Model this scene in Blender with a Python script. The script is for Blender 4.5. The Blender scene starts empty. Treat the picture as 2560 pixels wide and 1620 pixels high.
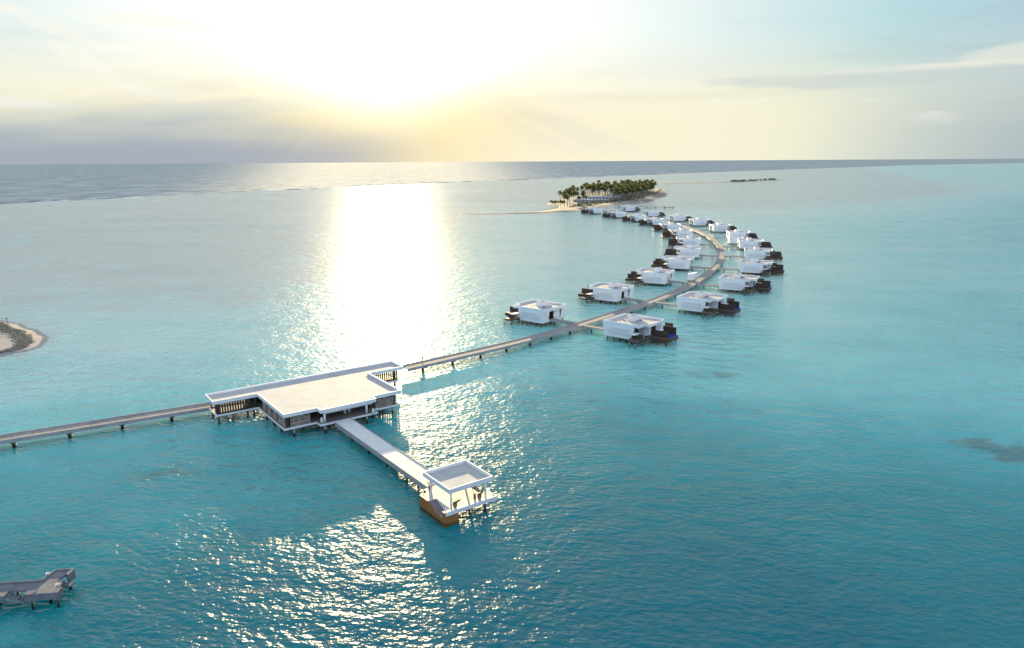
import bpy, math, random
from mathutils import Vector
R = math.radians
random.seed(7)
sc = bpy.context.scene
col = sc.collection

# ------------------------------------------------------------------ camera
CAM_H = 56.0
cam = bpy.data.cameras.new('camera'); cam_ob = bpy.data.objects.new('camera', cam); col.objects.link(cam_ob)
cam.sensor_width = 36.0; cam.lens = 36.0 * 1800 / 2560
cam.clip_start = 1.0; cam.clip_end = 120000.0
from mathutils import Matrix
_pitch, _roll = R(12.74), R(0.33)
_m = Matrix.Rotation(R(90) - _pitch, 4, 'X') @ Matrix.Rotation(-_roll, 4, 'Z')
cam_ob.matrix_world = Matrix.Translation((0, 0, CAM_H)) @ _m
sc.camera = cam_ob

# ------------------------------------------------------------------ render
sc.view_settings.view_transform = 'Standard'
sc.view_settings.look = 'None'
sc.view_settings.gamma = 1.0
sc.view_settings.use_curve_mapping = False
K = 4.2
sc.view_settings.exposure = math.log2(K)
sc.cycles.use_denoising = True
sc.cycles.max_bounces = 8
sc.cycles.diffuse_bounces = 3
sc.cycles.glossy_bounces = 3
sc.cycles.sample_clamp_indirect = 1.5
sc.cycles.sample_clamp_direct = 0.65
sc.cycles.blur_glossy = 0.0
sc.cycles.caustics_reflective = False
sc.cycles.caustics_refractive = True

# ------------------------------------------------------------------ sun and sky
SUN_EL, SUN_AZ = R(6.5), R(-9.6)
SUN = Vector((math.sin(SUN_AZ) * math.cos(SUN_EL), math.cos(SUN_AZ) * math.cos(SUN_EL), math.sin(SUN_EL)))
sl = bpy.data.lights.new('sun', 'SUN'); sl.energy = 4.6; sl.angle = R(0.5); sl.color = (1.0, 0.80, 0.45)
sl.cycles.use_multiple_importance_sampling = False
so = bpy.data.objects.new('sun', sl); col.objects.link(so)
so.rotation_euler = SUN.to_track_quat('Z', 'Y').to_euler()
so.location = SUN * 300


class NT:
    """tiny node helper"""
    def __init__(s, nt): s.nt = nt
    def n(s, t, **kw):
        nd = s.nt.nodes.new(t)
        for k, v in kw.items(): setattr(nd, k, v)
        return nd
    def put(s, sock, v):
        if isinstance(v, bpy.types.NodeSocket): s.nt.links.new(v, sock)
        elif v is not None:
            if hasattr(sock.default_value, '__len__') and not hasattr(v, '__len__'): v = [v] * len(sock.default_value)
            if hasattr(v, '__len__') and len(sock.default_value) == 4 and len(v) == 3: v = (*v, 1.0)
            sock.default_value = v
    def math(s, op, a, b=None, c=None, clamp=False):
        nd = s.n('ShaderNodeMath', operation=op, use_clamp=clamp)
        for i, v in enumerate((a, b, c)):
            if v is not None: s.put(nd.inputs[i], v)
        return nd.outputs[0]
    def vmath(s, op, a, b=None, scale=None):
        nd = s.n('ShaderNodeVectorMath', operation=op)
        s.put(nd.inputs[0], a)
        if b is not None: s.put(nd.inputs[1], b)
        if scale is not None: s.put(nd.inputs[3], scale)
        return nd.outputs['Value'] if op in ('DOT_PRODUCT', 'LENGTH', 'DISTANCE') else nd.outputs[0]
    def smooth(s, v, a, b, lo=0.0, hi=1.0):
        nd = s.n('ShaderNodeMapRange', interpolation_type='SMOOTHSTEP', clamp=True)
        s.put(nd.inputs['Value'], v); nd.inputs['From Min'].default_value = min(a, b); nd.inputs['From Max'].default_value = max(a, b)
        if a > b: lo, hi = hi, lo
        nd.inputs['To Min'].default_value = lo; nd.inputs['To Max'].default_value = hi
        return nd.outputs['Result']
    def mix(s, f, a, b, blend='MIX'):
        nd = s.n('ShaderNodeMix', data_type='RGBA', blend_type=blend); nd.clamp_factor = True
        s.put(nd.inputs[0], f); s.put(nd.inputs[6], a); s.put(nd.inputs[7], b)
        return nd.outputs[2]
    def ramp(s, f, pts):
        nd = s.n('ShaderNodeValToRGB'); cr = nd.color_ramp
        while len(cr.elements) < len(pts): cr.elements.new(0.5)
        for e, (p, c) in zip(cr.elements, pts): e.position = p; e.color = (*c, 1)
        s.put(nd.inputs[0], f); return nd.outputs[0]
    def noise(s, vec, scale=1.0, detail=3.0, rough=0.5, dim='3D'):
        nd = s.n('ShaderNodeTexNoise', noise_dimensions=dim)
        s.put(nd.inputs['Vector'], vec); nd.inputs['Scale'].default_value = scale
        nd.inputs['Detail'].default_value = detail; nd.inputs['Roughness'].default_value = rough
        return nd.outputs['Fac']
    def sep(s, v):
        nd = s.n('ShaderNodeSeparateXYZ'); s.put(nd.inputs[0], v); return nd.outputs
    def comb(s, x, y, z=0.0):
        nd = s.n('ShaderNodeCombineXYZ')
        for i, v in enumerate((x, y, z)): s.put(nd.inputs[i], v)
        return nd.outputs[0]


world = bpy.data.worlds.new('World'); sc.world = world; world.use_nodes = True
h = NT(world.node_tree)
bg = world.node_tree.nodes['Background']
sky = h.n('ShaderNodeTexSky', sky_type='NISHITA', sun_disc=False, sun_elevation=SUN_EL, sun_rotation=SUN_AZ)
sky.altitude = 0; sky.air_density = 1.0; sky.dust_density = 1.0; sky.ozone_density = 2.0
SKY_STRENGTH = 0.15
d = h.n('ShaderNodeTexCoord').outputs['Generated']
dx, dy, dz = h.sep(d)[0:3]
ang = h.math('ARCCOSINE', h.vmath('DOT_PRODUCT', d, tuple(SUN)))            # radians from the sun
az = h.math('ARCTAN2', dx, dy)
g = h.math('DIVIDE', ang, math.pi)
# hazy belt of air low over the sea: brightest below the sun
belt = h.ramp(g, [(0.0, (1.0, 0.90, 0.62)), (6 / 180, (0.98, 0.84, 0.50)), (14 / 180, (0.98, 0.91, 0.68)), (22 / 180, (0.97, 0.92, 0.69)), (30 / 180, (0.90, 0.88, 0.67)),
                  (38 / 180, (0.69, 0.74, 0.65)), (50 / 180, (0.50, 0.58, 0.62)), (85 / 180, (0.58, 0.66, 0.76)), (120 / 180, (0.76, 0.88, 1.12)), (1.0, (0.90, 1.01, 1.22))])
high = h.ramp(g, [(0.0, (1.6, 1.6, 1.5)), (12 / 180, (1.1, 1.1, 1.02)), (22 / 180, (0.84, 0.93, 0.91)), (36 / 180, (0.50, 0.72, 0.76)),
                  (50 / 180, (0.42, 0.55, 0.65)), (85 / 180, (0.45, 0.56, 0.72)), (120 / 180, (0.74, 0.90, 1.18)), (1.0, (0.88, 1.02, 1.30))])
low = h.mix(h.smooth(dz, 0.05, 0.17), belt, high)
upper = h.ramp(g, [(0.0, (1.5, 1.45, 1.3)), (18 / 180, (1.28, 1.17, 0.92)), (34 / 180, (1.00, 0.98, 0.88)), (55 / 180, (0.66, 0.76, 0.82)), (85 / 180, (0.66, 0.83, 1.08)), (120 / 180, (0.92, 1.14, 1.50)), (1.0, (1.08, 1.28, 1.62))])
low = h.mix(h.smooth(dz, 0.21, 0.42), low, upper)
# thin streaked cloud
nv = h.comb(h.math('MULTIPLY', az, 3.0), h.math('MULTIPLY', dz, 26.0), 0.0)
n1 = h.noise(nv, 1.0, 6.0, 0.55)
nv2 = h.comb(h.math('MULTIPLY', az, 7.0), h.math('MULTIPLY', dz, 34.0), 3.7)
n2 = h.noise(nv2, 1.0, 7.0, 0.6)
streak = h.math('MULTIPLY', h.smooth(n1, 0.50, 0.68), h.smooth(dz, 0.02, 0.06))
low = h.mix(h.math('MULTIPLY', streak, 0.22), low, h.mix(1.0, low, (0.72, 0.76, 0.82), 'MULTIPLY'))
puff = h.math('MULTIPLY', h.smooth(n2, 0.60, 0.72), h.math('MULTIPLY', h.smooth(dz, 0.03, 0.06), h.smooth(dz, 0.17, 0.12)))
low = h.mix(h.math('MULTIPLY', puff, 0.55), low, (0.95, 0.95, 0.86))
def cloud(f_az, f_el, w_az, w_el, amp=0.9, tilt=0.0):
    u = h.math('DIVIDE', h.math('SUBTRACT', az, R(f_az)), R(w_az))
    v_ = h.math('DIVIDE', h.math('SUBTRACT', h.math('SUBTRACT', dz, math.sin(R(f_el))), h.math('MULTIPLY', h.math('SUBTRACT', az, R(f_az)), tilt)), R(w_el))
    e = h.math('ADD', h.math('MULTIPLY', u, u), h.math('MULTIPLY', v_, v_))
    e = h.math('ADD', e, h.math('MULTIPLY', h.math('SUBTRACT', n2, 0.5), 3.2 * amp))
    return h.math('MULTIPLY', h.smooth(e, 1.1, 0.25), 1.0), v_
m_, v_ = cloud(25, 5.5, 11, 0.75)
low = h.mix(h.math('MULTIPLY', m_, 0.55), low, (0.60, 0.67, 0.66))
low = h.mix(h.math('MULTIPLY', h.math('MULTIPLY', m_, h.smooth(v_, 0.1, 0.7)), 0.75), low, (0.93, 0.90, 0.76))
m_, v_ = cloud(36, 6.4, 6, 0.7); low = h.mix(h.math('MULTIPLY', m_, 0.6), low, (0.84, 0.85, 0.74))
m_, v_ = cloud(12, 4.6, 13, 0.5); low = h.mix(h.math('MULTIPLY', m_, 0.30), low, (0.80, 0.78, 0.62))
for (ca, ce, wa, we, ti, st) in ((-34.5, 9.3, 3.2, 0.40, 0.0, 0.6), (-31, 8.6, 2.6, 0.55, -0.35, 0.5), (-29, 6.5, 2.2, 0.6, -0.5, 0.6), (-26, 4.9, 2.4, 0.35, -0.2, 0.5), (-34, 3.8, 3.6, 0.40, -0.05, 0.7), (-24, 9.2, 6.0, 0.45, -0.03, 0.6)):
    m_, v_ = cloud(ca, ce, wa, we, 1.1, ti); low = h.mix(h.math('MULTIPLY', m_, st), low, (0.97, 0.96, 0.86))
m_, v_ = cloud(-22, 3.6, 9, 0.9, 0.7, 0.10); low = h.mix(h.math('MULTIPLY', m_, 0.35), low, (0.58, 0.66, 0.64))
# grey cloud bank on the horizon, away from the sun
wob = h.math('MULTIPLY', h.math('SUBTRACT', n1, 0.5), 0.05)
zz = h.math('ADD', dz, wob)
bankl = h.math('MULTIPLY', h.smooth(zz, 0.085, 0.008), h.smooth(az, -0.10, -0.42))
bankr = h.math('MULTIPLY', h.smooth(zz, 0.11, 0.0), h.smooth(az, 0.36, 0.70))
band = h.math('MULTIPLY', h.smooth(zz, 0.055, 0.012), h.smooth(az, -0.06, -0.26))
low = h.mix(h.math('MULTIPLY', bankl, 0.85), low, (0.29, 0.40, 0.49))
low = h.mix(h.math('MULTIPLY', band, 0.68), low, (0.40, 0.42, 0.50))
low = h.mix(h.math('MULTIPLY', bankr, 0.70), low, (0.34, 0.42, 0.47))
# faint crepuscular rays fanning out below the sun
pol = h.math('ARCTAN2', h.math('SUBTRACT', az, SUN_AZ), h.math('SUBTRACT', math.sin(SUN_EL) + 0.03, dz))
rays = h.noise(h.comb(h.math('MULTIPLY', pol, 5.0), 0.0, 1.3), 1.0, 3.0, 0.6)
rmask = h.math('MULTIPLY', h.math('MULTIPLY', h.smooth(ang, R(5), R(11)), h.smooth(ang, R(38), R(18))), h.smooth(dz, 0.16, 0.09))
rmask = h.math('MULTIPLY', rmask, h.smooth(dz, -0.01, 0.03))
low = h.mix(h.math('MULTIPLY', rmask, h.smooth(rays, 0.56, 0.34)), low, h.mix(1.0, low, (0.92, 0.93, 0.96), 'MULTIPLY'))
low = h.vmath('SCALE', low, scale=1.0 / (K * SKY_STRENGTH))
total = h.mix(h.smooth(dz, 0.70, 1.0), low, sky.outputs[0])
# aureole of the veiled sun
gl = h.math('POWER', 2.718, h.math('MULTIPLY', h.math('POWER', h.math('DIVIDE', ang, R(6.6)), 2.0), -1.0))
gl2 = h.math('POWER', 2.718, h.math('MULTIPLY', h.math('DIVIDE', ang, R(4.5)), -1.0))
lowcut = h.smooth(dz, 0.01, 0.15, 0.06, 1.0)
gl = h.math('MULTIPLY', gl, lowcut); gl2 = h.math('MULTIPLY', gl2, lowcut)
glow = h.vmath('ADD', h.vmath('SCALE', (1.0, 0.97, 0.86), scale=h.math('MULTIPLY', gl, 0.62 / (K * SKY_STRENGTH))),
               h.vmath('SCALE', (1.0, 0.90, 0.62), scale=h.math('MULTIPLY', gl2, 0.38 / (K * SKY_STRENGTH))))
total = h.vmath('ADD', total, glow)
h.put(bg.inputs[0], total)
bg.inputs[1].default_value = SKY_STRENGTH

# ------------------------------------------------------------------ materials
def new_mat(name):
    m = bpy.data.materials.new(name); m.use_nodes = True
    nt = m.node_tree
    return m, NT(nt), nt.nodes['Principled BSDF']


def simple(name, c, rough=0.6, var=0.12, scale=1.5, spec=0.3, bump=0.0, c2=None, obj_rand=0.0, metal=0.0, stain=0.0):
    m, q, b = new_mat(name)
    tc = q.n('ShaderNodeTexCoord').outputs['Object']
    nz = q.noise(tc, scale, 5.0, 0.6)
    f = q.smooth(nz, 0.3, 0.7)
    lo = tuple(x * (1 - var) for x in c); hi = c2 if c2 else tuple(min(1, x * (1 + var)) for x in c)
    cc = q.mix(f, lo, hi)
    if stain:
        n3 = q.noise(tc, 0.35, 6.0, 0.65)
        cc = q.mix(q.math('MULTIPLY', q.smooth(n3, 0.52, 0.75), stain), cc, tuple(x * 0.55 for x in c))
    if obj_rand:
        oi = q.n('ShaderNodeObjectInfo').outputs['Random']
        v = q.math('MULTIPLY_ADD', oi, 2 * obj_rand, 1 - obj_rand)
        cc = q.vmath('SCALE', cc, scale=v)
    q.put(b.inputs['Base Color'], cc)
    b.inputs['Roughness'].default_value = rough
    b.inputs['Specular IOR Level'].default_value = spec
    b.inputs['Metallic'].default_value = metal
    if bump:
        bp = q.n('ShaderNodeBump'); bp.inputs['Strength'].default_value = bump; bp.inputs['Distance'].default_value = 0.05
        q.put(bp.inputs['Height'], q.noise(tc, scale * 6, 4.0, 0.6)); q.put(b.inputs['Normal'], bp.outputs[0])
    return m


M = {}
M['white'] = simple('white_plaster', (0.73, 0.735, 0.75), 0.6, 0.03, 0.6)
M['roof'] = simple('roof_membrane', (0.45, 0.445, 0.435), 0.85, 0.09, 0.35, spec=0.1, stain=0.22)
M['roof_villa'] = simple('villa_roof_membrane', (0.46, 0.44, 0.43), 0.85, 0.10, 0.7, spec=0.1, stain=0.35)
M['concrete'] = simple('concrete', (0.34, 0.33, 0.335), 0.85, 0.14, 0.5, spec=0.1, stain=0.25)
M['deck'] = simple('walkway_boards', (0.30, 0.27, 0.25), 0.9, 0.12, 0.6, spec=0.05, obj_rand=0.07, stain=0.15)
M['pier'] = simple('pier_topping', (0.66, 0.64, 0.61), 0.85, 0.08, 0.7, spec=0.1, stain=0.15)
M['pale_deck'] = simple('pale_boards', (0.66, 0.62, 0.55), 0.7, 0.06, 0.8, stain=0.08)
M['old_concrete'] = simple('old_concrete', (0.175, 0.175, 0.19), 0.85, 0.2, 0.6, spec=0.1, stain=0.3)
M['pile'] = simple('wet_pile', (0.10, 0.095, 0.085), 0.6, 0.3, 1.0)
M['pale_pile'] = simple('pale_pile', (0.40, 0.40, 0.38), 0.6, 0.2, 1.0)
M['dark_wood'] = simple('dark_wood', (0.060, 0.040, 0.028), 0.6, 0.25, 1.2, obj_rand=0.1)
M['deck_wood'] = simple('terrace_wood', (0.115, 0.085, 0.066), 0.65, 0.2, 1.0)
M['clad'] = simple('brown_cladding', (0.30, 0.135, 0.035), 0.55, 0.15, 1.0)
M['step'] = simple('grey_boards', (0.27, 0.25, 0.25), 0.7, 0.15, 1.5, obj_rand=0.08)
M['lattice'] = simple('carved_screen', (0.42, 0.35, 0.29), 0.6, 0.08, 2.0)
M['slat'] = simple('slat_timber', (0.050, 0.036, 0.026), 0.6, 0.2, 2.0)
M['floor_in'] = simple('inner_floor', (0.20, 0.165, 0.15), 0.5, 0.15, 1.0)
M['inner'] = simple('infill_partition', (0.075, 0.062, 0.052), 0.6, 0.2, 1.0)
M['glass'] = simple('dark_glass', (0.035, 0.045, 0.055), 0.06, 0.1, 1.0, spec=0.6)
M['pool'] = simple('pool_water', (0.012, 0.085, 0.55), 0.05, 0.1, 2.0, spec=0.5)
M['cushion'] = simple('cushion', (0.72, 0.71, 0.72), 0.8, 0.04, 2.0)
M['pot'] = simple('clay_pot', (0.20, 0.17, 0.15), 0.7, 0.15, 4.0)
M['vase'] = simple('glazed_vase', (0.60, 0.66, 0.60), 0.35, 0.06, 3.0)
M['leaf'] = simple('plant_leaf', (0.075, 0.125, 0.030), 0.55, 0.3, 3.0)
M['red_leaf'] = simple('red_leaf', (0.28, 0.07, 0.05), 0.55, 0.3, 3.0)
M['lamp'] = simple('white_globe', (0.85, 0.85, 0.85), 0.3, 0.02, 1.0)
M['metal'] = simple('dark_metal', (0.06, 0.06, 0.065), 0.4, 0.1, 2.0, metal=0.3)
M['rail'] = simple('rail_metal', (0.35, 0.34, 0.33), 0.4, 0.1, 2.0)
M['sand'] = simple('sand', (0.21, 0.192, 0.178), 0.95, 0.10, 0.05, spec=0.1, stain=0.1)
M['bank_sand'] = simple('bank_sand', (0.30, 0.28, 0.28), 0.95, 0.12, 0.25, spec=0.1)
M['weed'] = simple('dry_weed', (0.19, 0.17, 0.125), 0.95, 0.4, 1.2, spec=0.05)
M['scrub'] = simple('scrub', (0.17, 0.15, 0.075), 0.9, 0.4, 0.1, spec=0.05)
M['bush'] = simple('bush_leaf', (0.055, 0.065, 0.040), 0.8, 0.3, 0.5, obj_rand=0.15)
M['trunk'] = simple('palm_trunk', (0.21, 0.175, 0.14), 0.9, 0.2, 1.0)
M['thatch'] = simple('thatch', (0.10, 0.085, 0.065), 0.95, 0.2, 1.0)
M['skin'] = simple('skin', (0.40, 0.22, 0.14), 0.6, 0.05, 4.0)
M['shirt'] = simple('red_cloth', (0.42, 0.17, 0.12), 0.8, 0.05, 4.0)
M['shorts'] = simple('dark_cloth', (0.06, 0.05, 0.05), 0.8, 0.05, 4.0)
M['hair'] = simple('hair', (0.03, 0.02, 0.015), 0.7, 0.05, 4.0)
M['foam'] = simple('shaded_wave_water', (0.16, 0.22, 0.24), 0.5, 0.3, 0.05)  # dark tone paints the backlit, shaded side of the waves
M['foam_white'] = simple('foam', (0.75, 0.77, 0.76), 0.8, 0.1, 0.05)
M['bird'] = simple('white_feather', (0.80, 0.81, 0.84), 0.8, 0.03, 4.0)
M['bird_wing'] = simple('grey_feather', (0.42, 0.44, 0.46), 0.8, 0.1, 4.0)


def pile_mat(name, c):
    m, q, b = new_mat(name)
    P = q.n('ShaderNodeNewGeometry').outputs['Position']
    nz = q.noise(P, 2.2, 4.0, 0.6)
    zz_ = q.math('ADD', q.sep(P)[2], q.math('MULTIPLY', q.math('SUBTRACT', nz, 0.5), 0.5))
    q.put(b.inputs['Base Color'], q.mix(q.smooth(zz_, 0.35, 0.75), (0.030, 0.034, 0.022), q.mix(q.smooth(nz, 0.3, 0.7), tuple(x * 0.8 for x in c), c)))
    b.inputs['Roughness'].default_value = 0.6
    return m


M['pile'] = pile_mat('stained_pile', (0.115, 0.11, 0.10)); M['pale_pile'] = pile_mat('stained_pale_pile', (0.40, 0.40, 0.38))


def palm_mat():
    m, q, b = new_mat('palm_frond')
    oi = q.n('ShaderNodeObjectInfo').outputs['Random']
    tc = q.n('ShaderNodeTexCoord').outputs['Object']
    nz = q.noise(tc, 0.8, 3.0)
    a = q.mix(oi, (0.060, 0.075, 0.022), (0.115, 0.115, 0.030))
    q.put(b.inputs['Base Color'], q.mix(q.smooth(nz, 0.35, 0.7), a, q.vmath('SCALE', a, scale=0.6)))
    b.inputs['Roughness'].default_value = 0.55
    b.inputs['Specular IOR Level'].default_value = 0.3
    nt = m.node_tree
    tr = q.n('ShaderNodeBsdfTranslucent'); q.put(tr.inputs[0], q.vmath('SCALE', a, scale=1.2))
    mx = q.n('ShaderNodeMixShader'); mx.inputs[0].default_value = 0.30
    nt.links.new(b.outputs[0], mx.inputs[1]); nt.links.new(tr.outputs[0], mx.inputs[2])
    nt.links.new(mx.outputs[0], nt.nodes['Material Output'].inputs[0])
    return m


M['palm'] = palm_mat()


def water_mat(name, ocean=False):
    """body colour (paled in the ocean for damped sky reflection) + Fresnel reflection on wavelets built from the slope of a noise height"""
    m = bpy.data.materials.new(name); m.use_nodes = True
    nt = m.node_tree; nt.nodes.clear(); q = NT(nt)
    out = q.n('ShaderNodeOutputMaterial')
    P = q.n('ShaderNodeNewGeometry').outputs['Position']
    x, y, z = q.sep(P)[0:3]
    a = R(-10)
    xr = q.math('ADD', q.math('MULTIPLY', x, math.cos(a)), q.math('MULTIPLY', y, math.sin(a)))
    yr = q.math('ADD', q.math('MULTIPLY', x, -math.sin(a)), q.math('MULTIPLY', y, math.cos(a)))
    LX, LY = (26.0, 11.0) if ocean else (1.4, 0.95)
    base = q.comb(q.math('DIVIDE', xr, LX), q.math('DIVIDE', yr, LY))
    EPS = 0.04
    def height(v):
        big = q.noise(v, 1.0, 2.6, 0.50, '2D')
        sw = q.noise(q.vmath('SCALE', v, scale=0.22), 1.0, 1.0, 0.5, '2D')
        return q.math('ADD', q.math('MULTIPLY', big, 1.0), q.math('MULTIPLY', sw, 1.6))
    h0 = height(base)
    hx = height(q.vmath('ADD', base, (EPS, 0, 0)))
    hy = height(q.vmath('ADD', base, (0, EPS, 0)))
    wind = q.noise(q.comb(q.math('DIVIDE', x, 160.0), q.math('DIVIDE', y, 55.0)), 1.0, 4.0, 0.55, '2D')
    amp = q.math('MULTIPLY', q.smooth(wind, 0.30, 0.70, 0.72, 1.15), WAVE_OCEAN if ocean else WAVE)
    sx = q.math('MULTIPLY', q.math('DIVIDE', q.math('SUBTRACT', hx, h0), EPS * LX), amp)
    sy = q.math('MULTIPLY', q.math('DIVIDE', q.math('SUBTRACT', hy, h0), EPS * LY), amp)
    # back to world axes
    wx = q.math('SUBTRACT', q.math('MULTIPLY', sx, math.cos(a)), q.math('MULTIPLY', sy, math.sin(a)))
    wy = q.math('ADD', q.math('MULTIPLY', sx, math.sin(a)), q.math('MULTIPLY', sy, math.cos(a)))
    N = q.vmath('NORMALIZE', q.comb(q.math('MULTIPLY', wx, -1.0), q.math('MULTIPLY', wy, -1.0), 1.0))
    back = q.n('ShaderNodeNewGeometry').outputs['Backfacing']
    N = q.vmath('SCALE', N, scale=q.math('MULTIPLY_ADD', back, -2.0, 1.0))
    Nsoft = q.vmath('NORMALIZE', q.comb(q.math('MULTIPLY', wx, -0.6), q.math('MULTIPLY', wy, -0.6), 1.0))
    gl = q.n('ShaderNodeBsdfGlossy', distribution='BECKMANN' if ocean else 'GGX'); gl.inputs['Roughness'].default_value = 0.88 if ocean else 0.155; q.put(gl.inputs['Normal'], N)
    fr = q.n('ShaderNodeFresnel'); fr.inputs['IOR'].default_value = 1.33; q.put(fr.inputs['Normal'], N)
    if ocean:   # deep water: no bed; pale body stands in for damped sky reflection
        body = q.mix(q.smooth(wind, 0.3, 0.7), (0.18, 0.245, 0.30), (0.25, 0.30, 0.345))
        grp = q.noise(q.comb(q.math('DIVIDE', x, 45.0), q.math('DIVIDE', y, 130.0), 4.0), 1.0, 5.0, 0.65, '2D')
        body = q.mix(q.smooth(grp, 0.35, 0.65), q.vmath('SCALE', body, scale=0.74), q.vmath('SCALE', body, scale=1.12))  # tone streaks put the light and dark of wave groups into the colour
        di = q.n('ShaderNodeBsdfDiffuse'); q.put(di.inputs['Color'], body); q.put(di.inputs['Normal'], Nsoft)
    else:
        di = q.n('ShaderNodeBsdfRefraction'); di.inputs['Roughness'].default_value = 0.0; di.inputs['IOR'].default_value = 1.12
        q.put(di.inputs['Normal'], N); di.inputs['Color'].default_value = (0.97, 1.0, 1.0, 1)
    mx = q.n('ShaderNodeMixShader')
    frv = q.math('MULTIPLY', fr.outputs[0], 0.17) if ocean else q.math('MULTIPLY', fr.outputs[0], q.math('MULTIPLY_ADD', back, -0.97, 1.0))
    nt.links.new(frv, mx.inputs[0]); nt.links.new(di.outputs[0], mx.inputs[1]); nt.links.new(gl.outputs[0], mx.inputs[2])
    nt.links.new(mx.outputs[0], out.inputs[0])
    return m


def bed_mat():
    """lagoon floor: sand seen through more or less water (mesh attribute), with coral and weed patches"""
    m, q, b = new_mat('sea_bed')
    P = q.n('ShaderNodeNewGeometry').outputs['Position']
    x, y, z = q.sep(P)[0:3]
    dep = q.n('ShaderNodeAttribute', attribute_name='depth').outputs['Fac']
    mott = q.noise(q.comb(q.math('DIVIDE', x, 34.0), q.math('DIVIDE', y, 26.0), 2.0), 1.0, 5.0, 0.6, '2D')
    fine = q.noise(q.comb(q.math('DIVIDE', x, 5.0), q.math('DIVIDE', y, 4.0), 2.0), 1.0, 5.0, 0.6, '2D')
    dd = q.math('ADD', dep, q.math('MULTIPLY', q.math('SUBTRACT', mott, 0.5), 0.30), clamp=True)
    body = q.ramp(dd, [(0.0, (0.68, 0.74, 0.66)), (0.10, (0.64, 0.94, 0.84)), (0.30, (0.27, 0.80, 0.73)), (0.56, (0.050, 0.49, 0.50)),
                       (0.80, (0.010, 0.30, 0.315)), (1.0, (0.005, 0.20, 0.235))])
    cor = q.n('ShaderNodeAttribute', attribute_name='coral').outputs['Fac']
    cm = q.math('MULTIPLY', q.smooth(q.math('ADD', cor, q.math('MULTIPLY', q.math('SUBTRACT', fine, 0.5), 1.1)), 0.42, 0.95), 0.55)
    q.put(b.inputs['Base Color'], q.mix(cm, body, (0.055, 0.065, 0.075)))
    b.inputs['Roughness'].default_value = 1.0; b.inputs['Specular IOR Level'].default_value = 0.0
    return m


WAVE, WAVE_OCEAN = 0.345, 3.0
M['lagoon'] = water_mat('lagoon_water')
M['bed'] = bed_mat()
M['ocean'] = water_mat('ocean_water', True)

# ------------------------------------------------------------------ mesh helpers
class MB:
    def __init__(s): s.v = []; s.f = []
    def quad8(s, p):
        """p: 8 points, bottom 4 (ccw) then top 4"""
        b = len(s.v); s.v += [tuple(a) for a in p]
        s.f += [tuple(b + i for i in t) for t in ((3, 2, 1, 0), (4, 5, 6, 7), (0, 1, 5, 4), (1, 2, 6, 5), (2, 3, 7, 6), (3, 0, 4, 7))]
        return s
    def box(s, x0, x1, y0, y1, z0, z1):
        if x0 > x1: x0, x1 = x1, x0
        if y0 > y1: y0, y1 = y1, y0
        return s.quad8([(x0, y0, z0), (x1, y0, z0), (x1, y1, z0), (x0, y1, z0), (x0, y0, z1), (x1, y0, z1), (x1, y1, z1), (x0, y1, z1)])
    def prism(s, poly, z0, z1):
        n = len(poly); b = len(s.v)
        s.v += [(p[0], p[1], z0) for p in poly] + [(p[0], p[1], z1) for p in poly]
        s.f.append(tuple(b + i for i in reversed(range(n)))); s.f.append(tuple(b + n + i for i in range(n)))
        s.f += [(b + i, b + (i + 1) % n, b + n + (i + 1) % n, b + n + i) for i in range(n)]
        return s
    def ring(s, outer, inner, z0, z1):
        n = len(outer); b = len(s.v)
        for z in (z0, z1):
            s.v += [(p[0], p[1], z) for p in outer] + [(p[0], p[1], z) for p in inner]
        o0, i0, o1, i1 = b, b + n, b + 2 * n, b + 3 * n
        for k in range(n):
            j = (k + 1) % n
            s.f += [(o0 + k, o0 + j, o1 + j, o1 + k), (i0 + j, i0 + k, i1 + k, i1 + j), (o1 + k, o1 + j, i1 + j, i1 + k), (o0 + j, o0 + k, i0 + k, i0 + j)]
        return s
    def profile(s, poly, y0, y1):
        """polygon in x,z extruded along y"""
        n = len(poly); b = len(s.v)
        s.v += [(p[0], y0, p[1]) for p in poly] + [(p[0], y1, p[1]) for p in poly]
        s.f.append(tuple(b + i for i in range(n))); s.f.append(tuple(b + n + i for i in reversed(range(n))))
        s.f += [(b + (i + 1) % n, b + i, b + n + i, b + n + (i + 1) % n) for i in range(n)]
        return s
    def tube(s, pts, rad, n=8, cap=True):
        b = len(s.v); m = len(pts)
        for i, p in enumerate(pts):
            p = Vector(p)
            t = (Vector(pts[min(i + 1, m - 1)]) - Vector(pts[max(i - 1, 0)])).normalized()
            u = t.cross(Vector((0, 1, 0)) if abs(t.y) < 0.9 else Vector((1, 0, 0))).normalized(); w = t.cross(u)
            r = rad[i] if hasattr(rad, '__len__') else rad
            for k in range(n):
                a = 2 * math.pi * k / n
                s.v.append(tuple(p + (u * math.cos(a) + w * math.sin(a)) * r))
        for i in range(m - 1):
            for k in range(n):
                j = (k + 1) % n
                s.f.append((b + i * n + k, b + i * n + j, b + (i + 1) * n + j, b + (i + 1) * n + k))
        if cap:
            s.f.append(tuple(b + k for k in reversed(range(n)))); s.f.append(tuple(b + (m - 1) * n + k for k in range(n)))
        return s
    def cyl(s, x, y, z0, z1, r, n=10): return s.tube([(x, y, z0), (x, y, z1)], r, n)
    def lathe(s, prof, x=0, y=0, n=12):
        return s.tube([(x, y, z) for r, z in prof], [max(r, 0.002) for r, z in prof], n)
    def mesh(s, name, mat, smooth=False):
        me = bpy.data.meshes.new(name); me.from_pydata(s.v, [], s.f); me.materials.append(mat)
        me.update()
        if smooth:
            for p in me.polygons: p.use_smooth = True
        return me
    def build(s, name, mat, parent=None, smooth=False):
        o = bpy.data.objects.new(name, s.mesh(name, mat, smooth)); col.objects.link(o)
        if parent: o.parent = parent
        return o


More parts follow.
